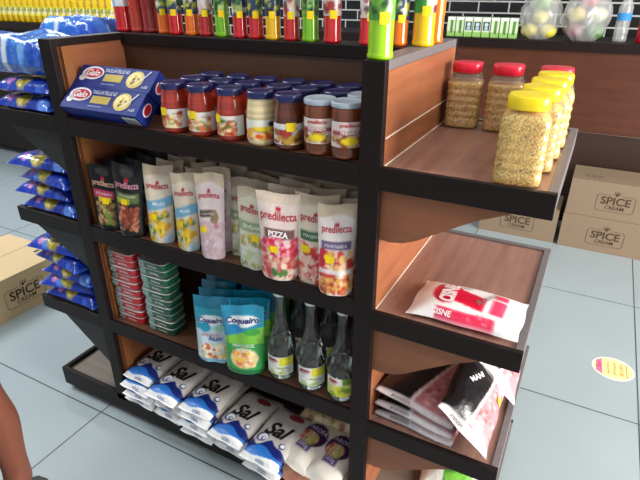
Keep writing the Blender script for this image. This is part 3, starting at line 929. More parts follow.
for ci, (x, y, yaw, dz, ds, sh) in enumerate([(0.497, 0.002, 0.25, 'white', 'blue and white tuna pouch, front of its column on the lower shelf', 'blue and white tuna pouch'),
                                          (0.612, 0.004, 0.36, 'green', 'green tuna pouch with sandwich picture beside the glass bottles', 'green tuna pouch')]):
    base, lay, tx = coq(dz)
    lay = fine(lay)
    w_, h_ = (0.116, 0.214) if ci == 0 else (0.124, 0.226)
    pf = painter(base, lay, h_ / (w_ / 2))
    root, fn, surf = pouch('tuna_pouch', ds, 'pouch', w_, h_, 0.022, pf, tx, 31 + ci, M['film'], (x, y, Z3 + 0.001), (0, 0, yaw), 'tuna pouches on the lower shelf', lean=0.06, taper=0.08)
    for k in range(1, 6):
        dup(root, (x - (0.016, 0.006)[ci] * k + 0.004 * math.sin(k * 2 + ci), y + 0.040 * k, Z3 + 0.001), (0, 0, yaw * (1 - .05 * k)), f'teal tuna pouch, {ORD[k]} back in the column behind the {sh}')

# ------------------------------------------------------------------ glass vinegar bottles
def vinegar(label, loc, yaw, seed):
    r = thing('vinegar_bottle', label, 'bottle', loc, (0, 0, yaw), 'glass vinegar bottles on the lower shelf')
    prof = [(0.028, 0.0), (0.037, 0.003), (0.0405, 0.010), (0.041, 0.02), (0.0405, 0.085), (0.0425, 0.098), (0.0425, 0.110), (0.039, 0.122), (0.031, 0.142), (0.0225, 0.166), (0.0185, 0.19), (0.0165, 0.225), (0.0155, 0.268), (0.0165, 0.272), (0.0165, 0.276)]
    MB().lathe(prof, 36).build('bottle_body', M['glass'], r)
    l = MB(); rf = prof_fn(prof)
    if seed == 2:
        pf = painter((206, 214, 140), [('r', -1, 1, .3, 1, (120, 150, 60)), ('r', -1, .2, .2, 1, (232, 232, 226)), ('e', -.45, .55, .35, .22, (170, 40, 60)), ('b', -.6, .6, -.9, .0, [(216, 206, 40), (150, 180, 50), (236, 230, 120)], 26, .22, 31)], .8)
    else:
        pf = painter((226, 228, 222), [('r', 0, 1, .05, .95, (222, 214, 60)), ('e', -.5, .55, .42, .22, (150, 40, 60)), ('b', -.8, .4, -.9, -.1, [(190, 206, 150), (236, 236, 226), (150, 176, 90)], 20, .2, 33), ('r', .3, .8, -.8, -.2, (200, 200, 196)), ('b', .2, .9, .2, .8, [(238, 226, 60), (180, 190, 60)], 8, .2, 34)], .8)
    fn = cyl_label(l, rf, 0.026, 0.088, -1.05, 1.05, pf)
    l.text('Vinagre', fn, -0.014, 0.071, 0.026, (240, 226, 230), bold=.02)
    l.text('ALCOOL', fn, 0.012, 0.05, 0.03, (90, 110, 50), bold=.01)
    l.build('bottle_label', M['paper'], r)
    MB().lathe([(0.0172, 0.273), (0.0178, 0.275), (0.0178, 0.293), (0.016, 0.296), (0.003, 0.2965)], 24).build('bottle_cap', M['bottlecap'], r)
    return r


for i, x in enumerate((0.712, 0.810, 0.905)):
    for row in range(2):
        nm = ['first', 'second', 'third'][i] + ' from the green pouch'
        vinegar(f'clear glass vinegar bottle, {nm}' + (', front row' if row == 0 else ', hidden second row'), (x + row * 0.004, 0.046 + row * 0.105, Z3 + 0.0006), 0.35 + 0.15 * math.sin(i * 2 + row), i if row == 0 else 0)

# ------------------------------------------------------------------ salt bags along the base
def sal_paint():
    wave = lambda U, V: V < -.42 + .10 * np.sin(U * 4.2 + .9) + .05 * np.sin(U * 8 + 2)
    wave2 = lambda U, V: V < -.62 + .08 * np.sin(U * 3.6 + 2.0)
    low = lambda U, V: V < -.82 + .05 * np.sin(U * 2.8 - .6)
    return painter((206, 200, 196), [('f', wave, (18, 36, 112)), ('f', wave2, (34, 112, 200)), ('f', low, (246, 246, 246)),
                                     ('e', -.50, -0.27, .30, .17, (18, 36, 112)), ('e', -.46, -0.28, .24, .13, (240, 242, 246)), ('e', -.40, -0.33, .12, .07, (18, 36, 112)), ('e', -.38, -0.32, .07, .045, (240, 242, 246)),
                                     ('e', .02, -0.31, .05, .035, (18, 36, 112)), ('e', .62, -0.31, .16, .09, (18, 36, 112)), ('e', .64, -0.30, .11, .06, (240, 242, 246)),
                                     ('e', .34, .70, .40, .11, (30, 28, 34)), ('e', .34, .70, .35, .088, (176, 40, 56)), ('e', -.12, -0.03, .13, .06, (214, 210, 50))])


white_paint = painter((240, 240, 240), [('n', .01, 2)])
salt_mb, _ = pillow_mesh(0.140, 0.225, 0.0305, sal_paint(), 5, [('Sal', .02, .08, .66, (26, 24, 28), dict(shear=.35, bold=.03, ysc=1.0)), ('iodado', .1, -.93, .24, (90, 110, 170))], nu=58, nv=76, sag=0.02, wr_amp=0.0012, under=white_paint, ev=9, eu=4)
salt_mb2, _ = pillow_mesh(0.138, 0.218, 0.0305, sal_paint(), 23, [('Sal', .02, .08, .66, (26, 24, 28), dict(shear=.35, bold=.03, ysc=1.0)), ('iodado', .1, -.93, .24, (90, 110, 170))], nu=58, nv=76, sag=0.02, wr_amp=0.0012, under=white_paint, ev=9, eu=4)
salt_roots = []
for q, mb in enumerate((salt_mb, salt_mb2)):
    r = thing('salt_bag', 'x', 'bag', (0, 0, -50), (0, 0, 0), 'salt bags on the base')
    mb.build('bag_body', M['saltfilm'], r)
    salt_roots.append(r)
colname = ['column by the left upright', 'second column from the left upright', 'middle column', 'fourth column from the left upright', 'column beside the purple bags']
cxs = [0.128, 0.269, 0.410, 0.551, 0.690]
nst = [4, 4, 4, 3, 3]
used = [False, False]
for c in range(5):
    for k in range(nst[c]):
        q = (c + k) % 2
        pos = 'bottom' if k == 0 else 'topmost' if k == nst[c] - 1 else ('second' if k == 1 else 'third') + ' up'
        lb = f'white salt bag with blue wave, {pos} in the {colname[c]}'
        yc = 0.098 - 0.010 * c + 0.012 * math.sin(c * 3 + k * 5) - (0.006 * c if k == nst[c] - 1 else 0)
        zz = SB + 0.0215 + k * 0.0325
        rot = (0.05 + 0.006 * math.sin(k + c), 0.008 * math.sin(c * 2 + k), -0.04 - 0.012 * c + 0.035 * math.sin(c * 4 + k * 2))
        loc = (cxs[c] + 0.002 * math.sin(c + 2 * k), yc, zz)
        if not used[q]:
            r = salt_roots[q]; used[q] = True
            r.location = loc; r.rotation_euler = rot; r['label'] = lb
        else:
            dup(salt_roots[q], loc, rot, lb)

# purple printed bags, salmon and cream bags below, tan bags behind
def farofa_paint(base, under=False):
    return painter(base, [('e', 0, .1, .74, .42, (60, 28, 74)), ('r', -.4, .4, -.5, -.28, (92, 72, 130)), ('e', -.1, -.04, .52, .24, (214, 170, 130)), ('b', -.45, .3, -.2, .12, [(206, 100, 90), (190, 190, 110), (226, 206, 160), (150, 160, 80)], 22, .09, 41)])


cream = (230, 222, 210)
def simple_bag(name, label, cat, w_, l_, t_, pf, seed, texts, loc, rot, group, m='saltfilm', under=None, sag=0.0, wr_amp=0.0025):
    mb, fn = pillow_mesh(w_, l_, t_, pf, seed, texts, under=under, sag=sag, wr_amp=wr_amp)
    r = thing(name, label, cat, loc, rot, group)
    mb.build('bag_body', M[m], r)
    return r


pl = painter(cream, [('n', .02, 3)])
sal_p = painter((214, 150, 124), [('b', -.9, .9, -.9, .9, [(200, 130, 104), (222, 168, 140)], 30, .15, 6)])
tan_p = painter((214, 190, 150), [('b', -.9, .9, -.9, .9, [(196, 164, 118), (226, 206, 170), (150, 100, 70)], 30, .12, 8)])
gb = 'flour bags at the right end of the base'
simple_bag('flour_bag', 'salmon pink flour bag at the bottom under the purple printed bags', 'bag', 0.16, 0.22, 0.034, sal_p, 61, [], (0.785, 0.066, SB + 0.0265), (0.05, 0, -0.25), gb, sag=.2)
simple_bag('flour_bag', 'plain cream flour bag at the bottom against the right post', 'bag', 0.13, 0.22, 0.036, pl, 62, [], (0.884, 0.088, SB + 0.0265), (0.05, -0.05, -0.1), gb, sag=.2)
simple_bag('flour_bag', 'white bag with purple bowl print next to the salt', 'bag', 0.125, 0.22, 0.036, farofa_paint(cream), 63, [('FAROFA', 0, .3, .6, (206, 190, 220), dict(bold=.02)), ('500g', 0, -.39, .3, (220, 214, 236))], (0.792, 0.078, SB + 0.0755), (0.03, 0.03, -0.22), gb, under=pl, sag=.1)
simple_bag('flour_bag', 'white bag with purple bowl print touching the right post', 'bag', 0.118, 0.22, 0.036, farofa_paint(cream), 64, [('FAROFA', 0, .3, .6, (206, 190, 220), dict(bold=.02)), ('500g', 0, -.39, .3, (220, 214, 236))], (0.887, 0.066, SB + 0.078), (0.05, 0.0, -0.12), gb, under=pl, sag=.2)
simple_bag('flour_bag', 'tan bag lying behind the purple bag next to the salt', 'bag', 0.15, 0.11, 0.04, tan_p, 65, [], (0.78, 0.19, SB + 0.09), (0, 0, 0.0), gb)
simple_bag('flour_bag', 'tan bag lying behind the purple bag at the right post', 'bag', 0.13, 0.11, 0.045, tan_p, 66, [], (0.885, 0.19, SB + 0.104), (0, 0, 0.1), gb)

# ------------------------------------------------------------------ right end shelves
def cisne_paint():
    red = (222, 22, 62)
    return painter((244, 240, 240), [
        ('e', -.10, -.42, .62, .26, red), ('f', lambda U, V: (V > -.40) & (V < .30) & (U > -.50 + .52 * (V + .40)) & (U < .26 + .36 * (V + .40)), red),
        ('f', lambda U, V: (V > .42) & (V < .68) & (U > -.66) & (U < .50) & ~((U > -.28) & (U < -.2)), (228, 60, 100)),
        ('f', lambda U, V: (U > .68) & (U < 1.0) & (V > -.58 + .1 * U) & (V < .56), (226, 44, 84)), ('b', .6, .9, -.2, .5, [(240, 150, 170)], 18, .02, 3)])


cis = simple_bag('salt_bag', 'white and red salt bag lying alone on the middle right shelf', 'bag', 0.165, 0.250, 0.042, cisne_paint(), 71,
                 [('CISNE', -.02, -.38, .50, (250, 240, 244), dict(bold=.05, rot=PI, ysc=1.5)), ('CISNE', .86, -.38, .28, (250, 240, 244), dict(bold=.03, rot=PI / 2)),
                  ('Receita', -.15, .30, .46, (120, 130, 120), dict(shear=.4, rot=PI * .86)), ('sal', -.5, -.1, .14, (90, 100, 90), dict(shear=.4, rot=PI / 2))],
                 (1.199, 0.108, SR2 + 0.0008), (0, 0, -PI / 2 - 0.01), 'single salt bag', m='gloss')


def grain_jar(cap, label, loc, yaw, group):
    r = thing('grain_jar', label, 'jar', loc, (0, 0, yaw), group)
    k = 0.045
    out = [(k * .9, 0.0), (k * .98, 0.004), (k, 0.012)]
    for i in range(5):
        z = 0.022 + i * 0.019
        out += [(k, z), (k * .965, z + 0.004), (k * .965, z + 0.010), (k, z + 0.014)]
    out += [(k, 0.122), (k * .95, 0.132), (k * .80, 0.142), (k * .72, 0.147)]
    out = [(a, b * .95) for a, b in out]
    body = MB().lathe(out, 40, None, True, 5.0).build('jar_shell', M['pet'], r)
    fill_top = 0.116 if cap == 'red' else 0.132
    inn = [(rr * .975, max(z, .0015)) for rr, z in out if z < fill_top]
    inn.append((float(np.interp(fill_top, [z for _, z in out], [q for q, _ in out])) * .97, fill_top))
    fine = []
    for (r0, z0), (r1, z1) in zip(inn[:-1], inn[1:]):
        n = max(1, int((z1 - z0) / 0.0022))
        fine += [(r0 + (r1 - r0) * j / n, z0 + (z1 - z0) * j / n) for j in range(n)]
    fine.append(inn[-1]); fine.append((0.002, fill_top + 0.004))
    m = MB().lathe(fine, 120, None, True, 5.0)
    rs = np.random.RandomState(len(label))
    N = len(m.v)
    pal = np.array([(240, 196, 92), (226, 172, 66), (246, 216, 128), (196, 144, 54), (240, 204, 104)], float) if cap == 'yellow' else np.array([(240, 206, 130), (226, 186, 106), (246, 222, 160), (200, 156, 84)], float)
    idx = rs.randint(0, len(pal), N)
    cc = pal[idx]
    dark = rs.rand(N) < .03
    cc[dark] = (110, 74, 40)
    m.c = list(cc)
    m.build('grain_fill', M['grain'], r)
    c = MB().xf(Matrix.Identity(4)).lathe([(k * .80, 0.1405), (k * .84, 0.142), (k * .84, 0.161), (k * .80, 0.1642), (k * .76, 0.1645), (0.003, 0.1645)], 44, None, True, 2.8)
    c.build('jar_lid', M['capred'] if cap == 'red' else M['capyel'], r)
    return r


gg = 'grain jars on the upper right shelf'
jy = grain_jar('yellow', 'yellow lidded jar of grain at the front edge of the right shelf', (1.258, 0.066, SR1 + .0006), 0.12, gg)
for i, (x, y) in enumerate([(1.268, 0.168), (1.272, 0.268), (1.274, 0.366)]):
    dup(jy, (x, y, SR1 + .0006), (0, 0, 0.1 + .05 * i), f'yellow lidded grain jar, {ORD[i + 1]} in the row behind the front one')
jr = grain_jar('red', 'red lidded jar of beans nearest the side panel', (1.052, 0.466, SR1 + .0006), 0.15, gg)
dup(jr, (1.155, 0.466, SR1 + .0006), (0, 0, 0.1), 'red lidded jar of beans, second from the side panel')
dup(jr, (1.268, 0.466, SR1 + .0006), (0, 0, 0.1), 'red lidded jar at the back of the yellow lidded row')

# dark bags with pink window on the lowest right shelf
def nut_paint(black_top=True):
    ink = (20, 18, 22)
    return painter(ink, [('f', lambda U, V: U > .05 + .25 * (V + .2), (198, 134, 140)), ('f', lambda U, V: np.abs(U - .05 - .25 * (V + .2)) < .05, (222, 206, 210)),
                         ('f', lambda U, V: False * (U > 2), ink), ('r', -1, 1, -1, -.87, (228, 220, 224)), ('n', .03, 9)])


def nut_pf():
    base = nut_paint()

    def fn(U, V):
        C = base(U, V)
        m = (U > .12 + .25 * (V + .2)) & (V > -.86)
        g = np.random.RandomState(5)
        for i in range(90):
            cu, cv = g.uniform(-.2, 1), g.uniform(-.9, .9)
            q = m & (((U - cu) / .07) ** 2 + ((V - cv) / .05) ** 2 < 1)
            C[q] = [(220, 160, 164), (186, 116, 122), (230, 180, 180), (168, 98, 104)][i % 4]
        return C
    return fn


gp = 'black and pink bags on the lowest right shelf'
nutb, fnn = pillow_mesh(0.222, 0.26, 0.028, nut_pf(), 81, [('MANI', -.45, .3, .34, (226, 226, 226), dict(bold=.02, rot=.9)), ('amendoim', -.35, -.93, .24, (60, 50, 56))], nu=44, nv=50, under=painter((28, 26, 30), [('r', -1, 1, -1, -.8, (226, 218, 222))]))
r = thing('nut_bag', 'bottom bag of three flat black and pink bags in a stack', 'bag', (1.126, 0.158, SR3 + 0.0008), (0, 0.0, -0.09), gp)
nutb.build('bag_body', M['film'], r)
s_ = MB().quad(lambda a, b_: fnn(a, b_) + np.array([0, 0, .0012]), .05, .075, 0.0, 0.025, (244, 206, 40), 4)
tag(s_.build('price_sticker', M['paper'], r), 'yellow price sticker')
dup(r, (1.127, 0.154, SR3 + 0.0335), (0, 0.035, -0.11), 'middle bag of three flat black and pink bags in a stack')
dup(r, (1.128, 0.158, SR3 + 0.0690), (0.0, 0.085, -0.14), 'topmost bag of three flat black and pink bags in a stack')
nut2, fn2 = pillow_mesh(0.17, 0.26, 0.05, nut_pf(), 84, [('MANI', -.45, .2, .3, (226, 226, 226), dict(bold=.02, rot=1.1)), ('amendoim', -.35, -.93, .24, (60, 50, 56))], nu=44, nv=50, wr_amp=0.004, under=painter((28, 26, 30), [('r', -1, 1, -1, -.8, (226, 218, 222))]))
r = thing('nut_bag', 'black and pink bag sloping down to the front right corner of the lowest shelf', 'bag', (1.235, 0.135, SR3 + 0.075), (0.05, 0.72, 0.02), gp)
nut2.build('bag_body', M['film'], r)
s_ = MB().quad(lambda a, b_: fn2(a, b_) + np.array([0, 0, .0012]), .045, .065, 0.02, 0.04, (244, 206, 40), 4)
tag(s_.build('price_sticker', M['paper'], r), 'yellow price sticker')
dup(r, (1.258, 0.345, SR3 + 0.076), (0.05, 0.75, 0.1), 'black and pink bag leaning at the back right of the lowest shelf')
gpf = painter((232, 232, 226), [('r', -.3, .6, -1, 1, (70, 150, 50)), ('b', -.3, .6, -.9, .9, [(120, 190, 70), (40, 110, 40)], 14, .15, 4)])
simple_bag('snack_bag', 'green and white bag on the base under the lowest right shelf', 'bag', 0.2, 0.24, 0.05, gpf, 90, [], (1.2, 0.27, SB + 0.0005), (0, 0, 0.2), None, m='film')

# ------------------------------------------------------------------ blue pasta bags on the left end
def blue_pf(seed):
    return painter((26, 60, 176), [('b', -1, 1, -1, 1, [(20, 50, 160), (50, 100, 214), (24, 60, 176), (90, 140, 230)], 26, .16, seed), ('e', -.74, .05, .24, .22, (206, 190, 60)), ('b', -.95, -.55, -.12, .2, [(222, 206, 110), (170, 150, 40)], 10, .08, seed + 1), ('e', -.76, .48, .16, .12, (206, 130, 190)), ('e', .2, 0, .4, .25, (214, 200, 110)), ('r', -1, 1, -1, -.93, (60, 100, 200)), ('r', -1, 1, .93, 1, (180, 190, 216))])


# pillow: u = width (world y after rotation), v = length (world x)
bb = []
for sd in (101, 103, 105):
    mb, _ = pillow_mesh(0.185, 0.26, 0.045, blue_pf(sd), sd, [('massa', -.74, .05, .16, (40, 60, 150), dict(rot=-PI / 2))], wr_amp=0.003, eu=5.0, ev=6)
    r = thing('pasta_bag', 'x', 'bag', (0, 0, -60), (0, 0, 0), 'blue pasta bags on the left end shelves')
    mb.build('bag_body', M['wrap'], r)
    bb.append(r)
first = [True] * 3
def blue(q, loc, rot, label):
    if first[q]:
        first[q] = False
        bb[q].location = loc; bb[q].rotation_euler = rot; bb[q]['label'] = label
    else:
        dup(bb[q], loc, rot, label)


HP = PI / 2
SL1, SL2, SL3 = Z1 - LIP, Z2 - LIP, Z3 - LIP
for k in range(2):
    blue(k, (-0.150 + .01 * k, 0.092 + .004 * k, SL1 + 0.0008 + k * 0.050), (0, 0, HP + 0.03 * k), f"blue pasta bag, {['bottom', 'second'][k]} of the front pile on the upper left shelf")
for k in range(4):
    blue(k % 3, (-0.162 + [.012, -.014, .018, -.008][k], 0.098, SL2 + 0.0008 + k * 0.048), (0.01 * math.sin(k * 3), 0.004 * k, HP + 0.1 * math.sin(k * 2.5)), f"blue pasta bag, {['bottom', 'second up', 'third up', 'topmost'][k]} in the pile on the middle left shelf")
for k in range(5):
    blue((k + 1) % 3, (-0.162 + [.0, -.015, .012, -.02, -0.040][k], 0.100, SL3 + 0.0008 + k * 0.047), (0.01 * math.sin(k * 3), 0.008 * math.sin(k * 5), HP + 0.14 * math.sin(k * 1.7)), f"blue pasta bag, {['bottom', 'second up', 'third up', 'fourth up', 'topmost'][k]} in the pile on the lowest left shelf")
# bulk packs in clear film on the upper shelf
def bulk(label, loc, rot, w_, l_, t_, seed):
    pf = painter((40, 104, 200), [('b', -1, 1, -1, 1, [(30, 80, 190), (70, 140, 224), (120, 176, 236), (24, 64, 170)], 40, .12, seed), ('f', lambda U, V: np.abs(V - .15 + .1 * U) < .08, (214, 222, 232)), ('b', -1, 1, .85, 1, [(206, 206, 190)], 12, .1, seed)])
    mb, _ = pillow_mesh(w_, l_, t_, pf, seed, [], wr_amp=0.010, eu=6, ev=10)
    r = thing('pasta_pack', label, 'bag', loc, rot, 'wrapped blue pasta packs on the upper left shelf')
    mb.build('pack_body', M['wrap'], r)
    return r


bulk('large film wrapped blue pasta pack on top of the two front bags, upper left shelf', (-0.152, 0.098, SL1 + 0.1035), (0.0, 0, HP), 0.18, 0.29, 0.115, 111)
bulk('film wrapped blue pasta pack in the middle of the upper left shelf, lower of two', (-0.155, 0.285, SL1 + 0.0008), (0, 0, HP), 0.17, 0.28, 0.125, 113)
bulk('film wrapped blue pasta pack in the middle of the upper left shelf, upper of two', (-0.165, 0.285, SL1 + 0.137), (0.0, 0, HP + .02), 0.17, 0.27, 0.115, 115)
bulk('film wrapped blue pasta pack at the back of the upper left shelf, lower of two', (-0.155, 0.448, SL1 + 0.0008), (0, 0, HP), 0.14, 0.28, 0.12, 117)
bulk('film wrapped blue pasta pack at the back of the upper left shelf, upper of two', (-0.155, 0.448, SL1 + 0.131), (0, 0, HP), 0.14, 0.26, 0.105, 119)

# ------------------------------------------------------------------ sauce bottles along the top
def hot_bottle(colr, style, label, loc, yaw, s=1.0, seed=0):
    r = thing('sauce_bottle', label, 'bottle', loc, (0, 0, yaw), 'sauce bottles along the top ledge')
    k = 0.0205 * s
    hh = 0.19 * s
    prof = [(k * .86, 0), (k * 1.0, 0.003), (k * 1.02, 0.008), (k * .96, 0.012), (k * .95, 0.016), (k * .95, hh * .68), (k * .9, hh * .72), (k * .55, hh * .82), (k * .5, hh * .86)]
    p2 = []
    for (r0, z0), (r1, z1) in zip(prof[:-1], prof[1:]):
        p2 += [(r0, z0), ((r0 + r1) / 2, (z0 + z1) / 2)]
    p2.append(prof[-1])
    MB().lathe(p2, 26, [colr] * len(p2)).build('bottle_body', M['sauce'], r)
    l = MB(); rf = prof_fn(prof)
    z0, z1 = hh * .30, hh * .67
    if style == 'dark':
        pf = painter((44, 62, 96), [('r', -1, 1, .35, 1, (206, 206, 190)), ('b', -.9, .5, -.8, .9, [(226, 226, 206), (60, 120, 50), (190, 190, 60), (30, 34, 50), (150, 170, 90)], 34, .16, seed), ('r', .6, 1, -1, 1, (40, 70, 130))], .8)
    elif style == 'green':
        pf = painter((70, 150, 66), [('r', -1, 1, .5, 1, (120, 180, 90)), ('b', -.8, .6, -.9, .3, [(30, 70, 36), (110, 170, 60), (40, 60, 50), (180, 210, 120)], 26, .2, seed)], .8)
    elif style == 'white':
        pf = painter((226, 214, 214), [('b', -.8, .8, -.9, .9, [(140, 60, 60), (90, 70, 60), (222, 190, 170), (180, 50, 50)], 26, .16, seed)], .8)
    elif style == 'bigyellow':
        pf = painter((60, 150, 60), [('r', 0, 1, -1, 1, (238, 232, 226)), ('b', .1, .9, -.9, .8, [(120, 50, 40), (200, 150, 120)], 14, .2, seed)], .8)
    elif style == 'blue':
        pf = painter((150, 190, 220), [('r', -.2, .6, -1, 1, (226, 232, 238))], .8)
    else:
        pf = painter(colr, [('n', .02, 1)], .8)
    fn = cyl_label(l, rf, z0, z1, -2.6, 2.6, pf, 34, 14)
    if style not in ('plain', 'blue'):
        l.text('PIMENTA' if style != 'green' else 'Alho', fn, 0, z0 + (z1 - z0) * .72, k * 1.5, (240, 240, 230), bold=.03)
    lb = l.build('bottle_label', M['gloss'], r)
    if style not in ('plain', 'blue'):
        s_ = MB()
        cyl_label(s_, rf, z0 - 0.006 * s, z0 + 0.011 * s, -.35, .45, lambda U, V: np.tile(np.array([250., 214, 30]), (len(U), 1)), 6, 3, 0.002)
        tag(s_.build('price_sticker', M['paper'], lb), 'yellow price sticker')
    cap = MB().lathe([(k * .62, hh * .845), (k * .64, hh * .85), (k * .6, hh * .95), (k * .3, hh * .99), (k * .2, hh)], 20)
    cap.build('bottle_cap', M['capred'] if colr[0] > 150 and colr[1] < 120 else M['capyel'] if colr[0] > 180 else mat('green_cap', (60, 150, 50), .4), r)
    return r


RED, GRN, YEL, ORG = (206, 28, 36), (120, 190, 24), (242, 190, 10), (236, 112, 16)
TB = [  # x, y, colour, style, size, text
    (0.004, 0.300, RED, 'blue', 1.25, 'red bottle with pale blue label at the left end of the top ledge'),
    (0.070, 0.305, (200, 60, 40), 'plain', 1.2, 'plain orange red bottle, second from the left end of the top ledge'),
    (0.126, 0.300, (150, 36, 34), 'plain', 1.2, 'plain dark red bottle, third from the left end of the top ledge'),
    (0.190, 0.290, ORG, 'dark', 1, 'small orange sauce bottle beside the plain dark red bottle'),
    (0.240, 0.282, RED, 'dark', 1, 'red sauce bottle between the two small orange bottles on the ledge'),
    (0.298, 0.284, ORG, 'dark', 1, 'small orange sauce bottle left of the white labelled red bottle'),
    (0.350, 0.284, (190, 30, 36), 'white', 1, 'white labelled red bottle left of a green one, over the tomato jars'),
    (0.408, 0.280, GRN, 'green', 1, 'green sauce bottle over the red tomato sauce jars'),
    (0.470, 0.278, RED, 'dark', 1, 'red sauce bottle directly right of the first green one on the ledge'),
    (0.522, 0.278, RED, 'dark', 1, 'red sauce bottle directly left of the yellow one on the ledge'),
    (0.578, 0.274, YEL, 'dark', 1.02, 'yellow sauce bottle above the cream jar'),
    (0.634, 0.274, RED, 'white', 1.02, 'red sauce bottle between the yellow and the green one on the ledge'),
    (0.690, 0.272, GRN, 'green', 1.06, 'green sauce bottle between two red ones, over the white lidded jars'),
    (0.752, 0.272, RED, 'white', 1.1, 'red sauce bottle, second last before the right side panel'),
    (0.850, 0.268, RED, 'white', 1.06, 'red sauce bottle behind the large lime green one'),
    (0.976, 0.030, (150, 206, 22), 'green', 1.24, 'large lime green sauce bottle on the front corner of the side panel'),
    (0.922, 0.285, ORG, 'dark', 1.0, 'orange sauce bottle just right of the lime green one'),
    (0.976, 0.300, YEL, 'bigyellow', 1.28, 'large yellow sauce bottle on the side panel top'),
    (0.977, 0.385, ORG, 'plain', 1.1, 'plain orange bottle at the back of the side panel top'),
]
for i, (x, y, c, stl, s, ds) in enumerate(TB):
    if i == 0: x = 0.012
    hot_bottle(c, stl, ds, (x, y, H), 0.5 + 0.1 * math.sin(i), s, 50 + i)

# ------------------------------------------------------------------ goods in the distance
def oil(label, loc):
    r = thing('oil_bottle', label, 'bottle', loc, (0, 0, 0.8), 'oil bottles on the far left shelf')
    prof = [(0.028, 0), (0.034, 0.006), (0.034, 0.16), (0.03, 0.19), (0.014, 0.225), (0.012, 0.235)]
    MB().lathe(prof, 18, [(222, 184, 20)] * len(prof)).build('bottle_body', M['sauce'], r)
    l = MB(); rf = prof_fn(prof)
    cyl_label(l, rf, 0.05, 0.12, -1.4, 1.4, painter((226, 206, 60), [('e', 0, 0, .6, .6, (214, 214, 190)), ('b', -.6, .6, -.6, .6, [(226, 150, 40), (110, 140, 60)], 6, .25, 3)], .8), 12, 8)
    l.build('bottle_label', M['paper'], r)
    MB().lathe([(0.015, 0.23), (0.015, 0.25), (0.003, 0.252)], 14).build('bottle_cap', M['capyel'], r)
    return r


o0 = oil('yellow oil bottle at the right end of the far left shelf', (-1.92, 2.0, 1.205))
for i in range(1, 20):
    dup(o0, (-1.92 - 0.073 * i, 2.0, 1.205), (0, 0, .8), 'yellow oil bottle, number %d leftwards from the right end of its row' % (i + 1))


def soap_pack(label, loc, front):
    r = thing('soap_packet', label, 'packet', loc, (0, 0, 0.12), 'green and white packets on the far shelf')
    w_ = 0.052
    b = MB().box(-w_ / 2, w_ / 2, 0, 0.09, 0, 0.118, (206, 222, 186))
    f = lambda a, z: np.stack([a, np.full_like(np.asarray(a, float), -0.001), z], -1)
    b.quad(f, -w_ / 2, w_ / 2, 0, 0.03, (150, 196, 110), 2)
    if front:
        b.quad(f, -w_ * .38, w_ * .38, 0.04, 0.092, (60, 84, 96), 2)
        g_ = lambda a, z: f(a, z) - np.array([0, .001, 0])
        b.disc(g_, 0, 0.075, 0.012, 0.012, (196, 214, 220), 12); b.disc(g_, 0, 0.052, 0.012, 0.012, (170, 190, 206), 12)
    else:
        b.quad(f, -w_ * .12, w_ * .2, 0.02, 0.1, (90, 140, 70), 2)
    b.quad(f, -w_ / 2, w_ / 2, 0.1, 0.118, (236, 240, 230), 2)
    b.build('packet_body', M['gloss'], r)
    return r


for i in range(8):
    soap_pack('green and white packet on the far shelf, packet %d from the right end' % (8 - i), (0.41 + i * 0.057, 2.75, 1.17), 1 < i < 5)


def produce_bag(label, loc, w_, h_, cols, seed):
    r = thing('produce_bag', label, 'bag', loc, (0, 0, 0.3), 'clear bags of produce on the far shelf')
    wr = wrinkle(seed)

    def f(U, V):
        z = V * h_
        k = np.sin(np.clip(V * 1.05, 0, 1) * PI * .86 + .30) ** .6 * (1 + .10 * wr(np.cos(U) * 2, V * 2 + np.sin(U)) + .03 * np.sin(U * 9 + V * 14))
        k = np.where(V > .9, k * .6 + .12, k)
        return np.stack([np.cos(U) * w_ / 2 * k, np.sin(U) * w_ / 2.6 * k, z], -1)
    b = MB().grid(f, np.linspace(0, 2 * PI, 60), np.linspace(0, 1, 40))
    b.build('bag_film', M['film_clear'], r)
    rs = random.Random(seed)
    return r


bag_a = produce_bag('clear bag of yellow and green fruit, left of two on the far shelf', (0.955, 2.80, 1.17), 0.25, 0.30, None, 3)
bag_b = produce_bag('clear bag of mixed vegetables, right of two on the far shelf', (1.215, 2.80, 1.17), 0.28, 0.32, None, 9)


def fruit(name, label, loc, rx, rz, col):
    prof = [(rx * math.sin(t), rz * (1 - math.cos(t))) for t in np.linspace(0.05, PI - .05, 12)]
    o = MB().lathe(prof, 16, [col] * len(prof)).build(name, M['gloss'], None, loc)
    return tag(o, label, 'fruit', 'fruit in the clear bags')


for lb, dx, dz, col in [('yellow fruit low on the left inside the left clear bag', -.056, .006, (222, 206, 90)), ('yellow fruit low on the right inside the left clear bag', .056, .006, (228, 210, 80)), ('yellow fruit in the middle of the left clear bag', 0.0, .085, (226, 214, 120)), ('green fruit at the top of the left clear bag', 0.0, .171, (120, 170, 80))]:
    fruit('yellow_fruit', lb, (0.955 + dx, 2.80, 1.17 + dz), 0.052, 0.042, col)
for lb, dx, dz, col in [('green vegetable low inside the right clear bag', .058, .006, (90, 140, 80)), ('purple vegetable low on the left inside the right clear bag', -.058, .006, (150, 90, 100)), ('yellow vegetable in the middle of the right clear bag', -.058, .10, (222, 200, 120)), ('pale vegetable on the right inside the right clear bag', .058, .10, (206, 210, 180)), ('pink vegetable at the top of the right clear bag', .0, .187, (206, 90, 110))]:
    fruit('round_vegetable', lb, (1.215 + dx, 2.80, 1.17 + dz), 0.055, 0.046, col)
r = thing('water_bottle', 'clear water bottle with blue label on the far shelf', 'bottle', (1.415, 2.81, 1.17))
pr = [(0.03, 0), (0.038, 0.006), (0.038, 0.03), (0.035, 0.036), (0.038, 0.042), (0.038, 0.07), (0.035, 0.076), (0.038, 0.082), (0.038, 0.19), (0.02, 0.24), (0.014, 0.26)]
MB().lathe(pr, 22).build('bottle_body', M['film_clear'], r)
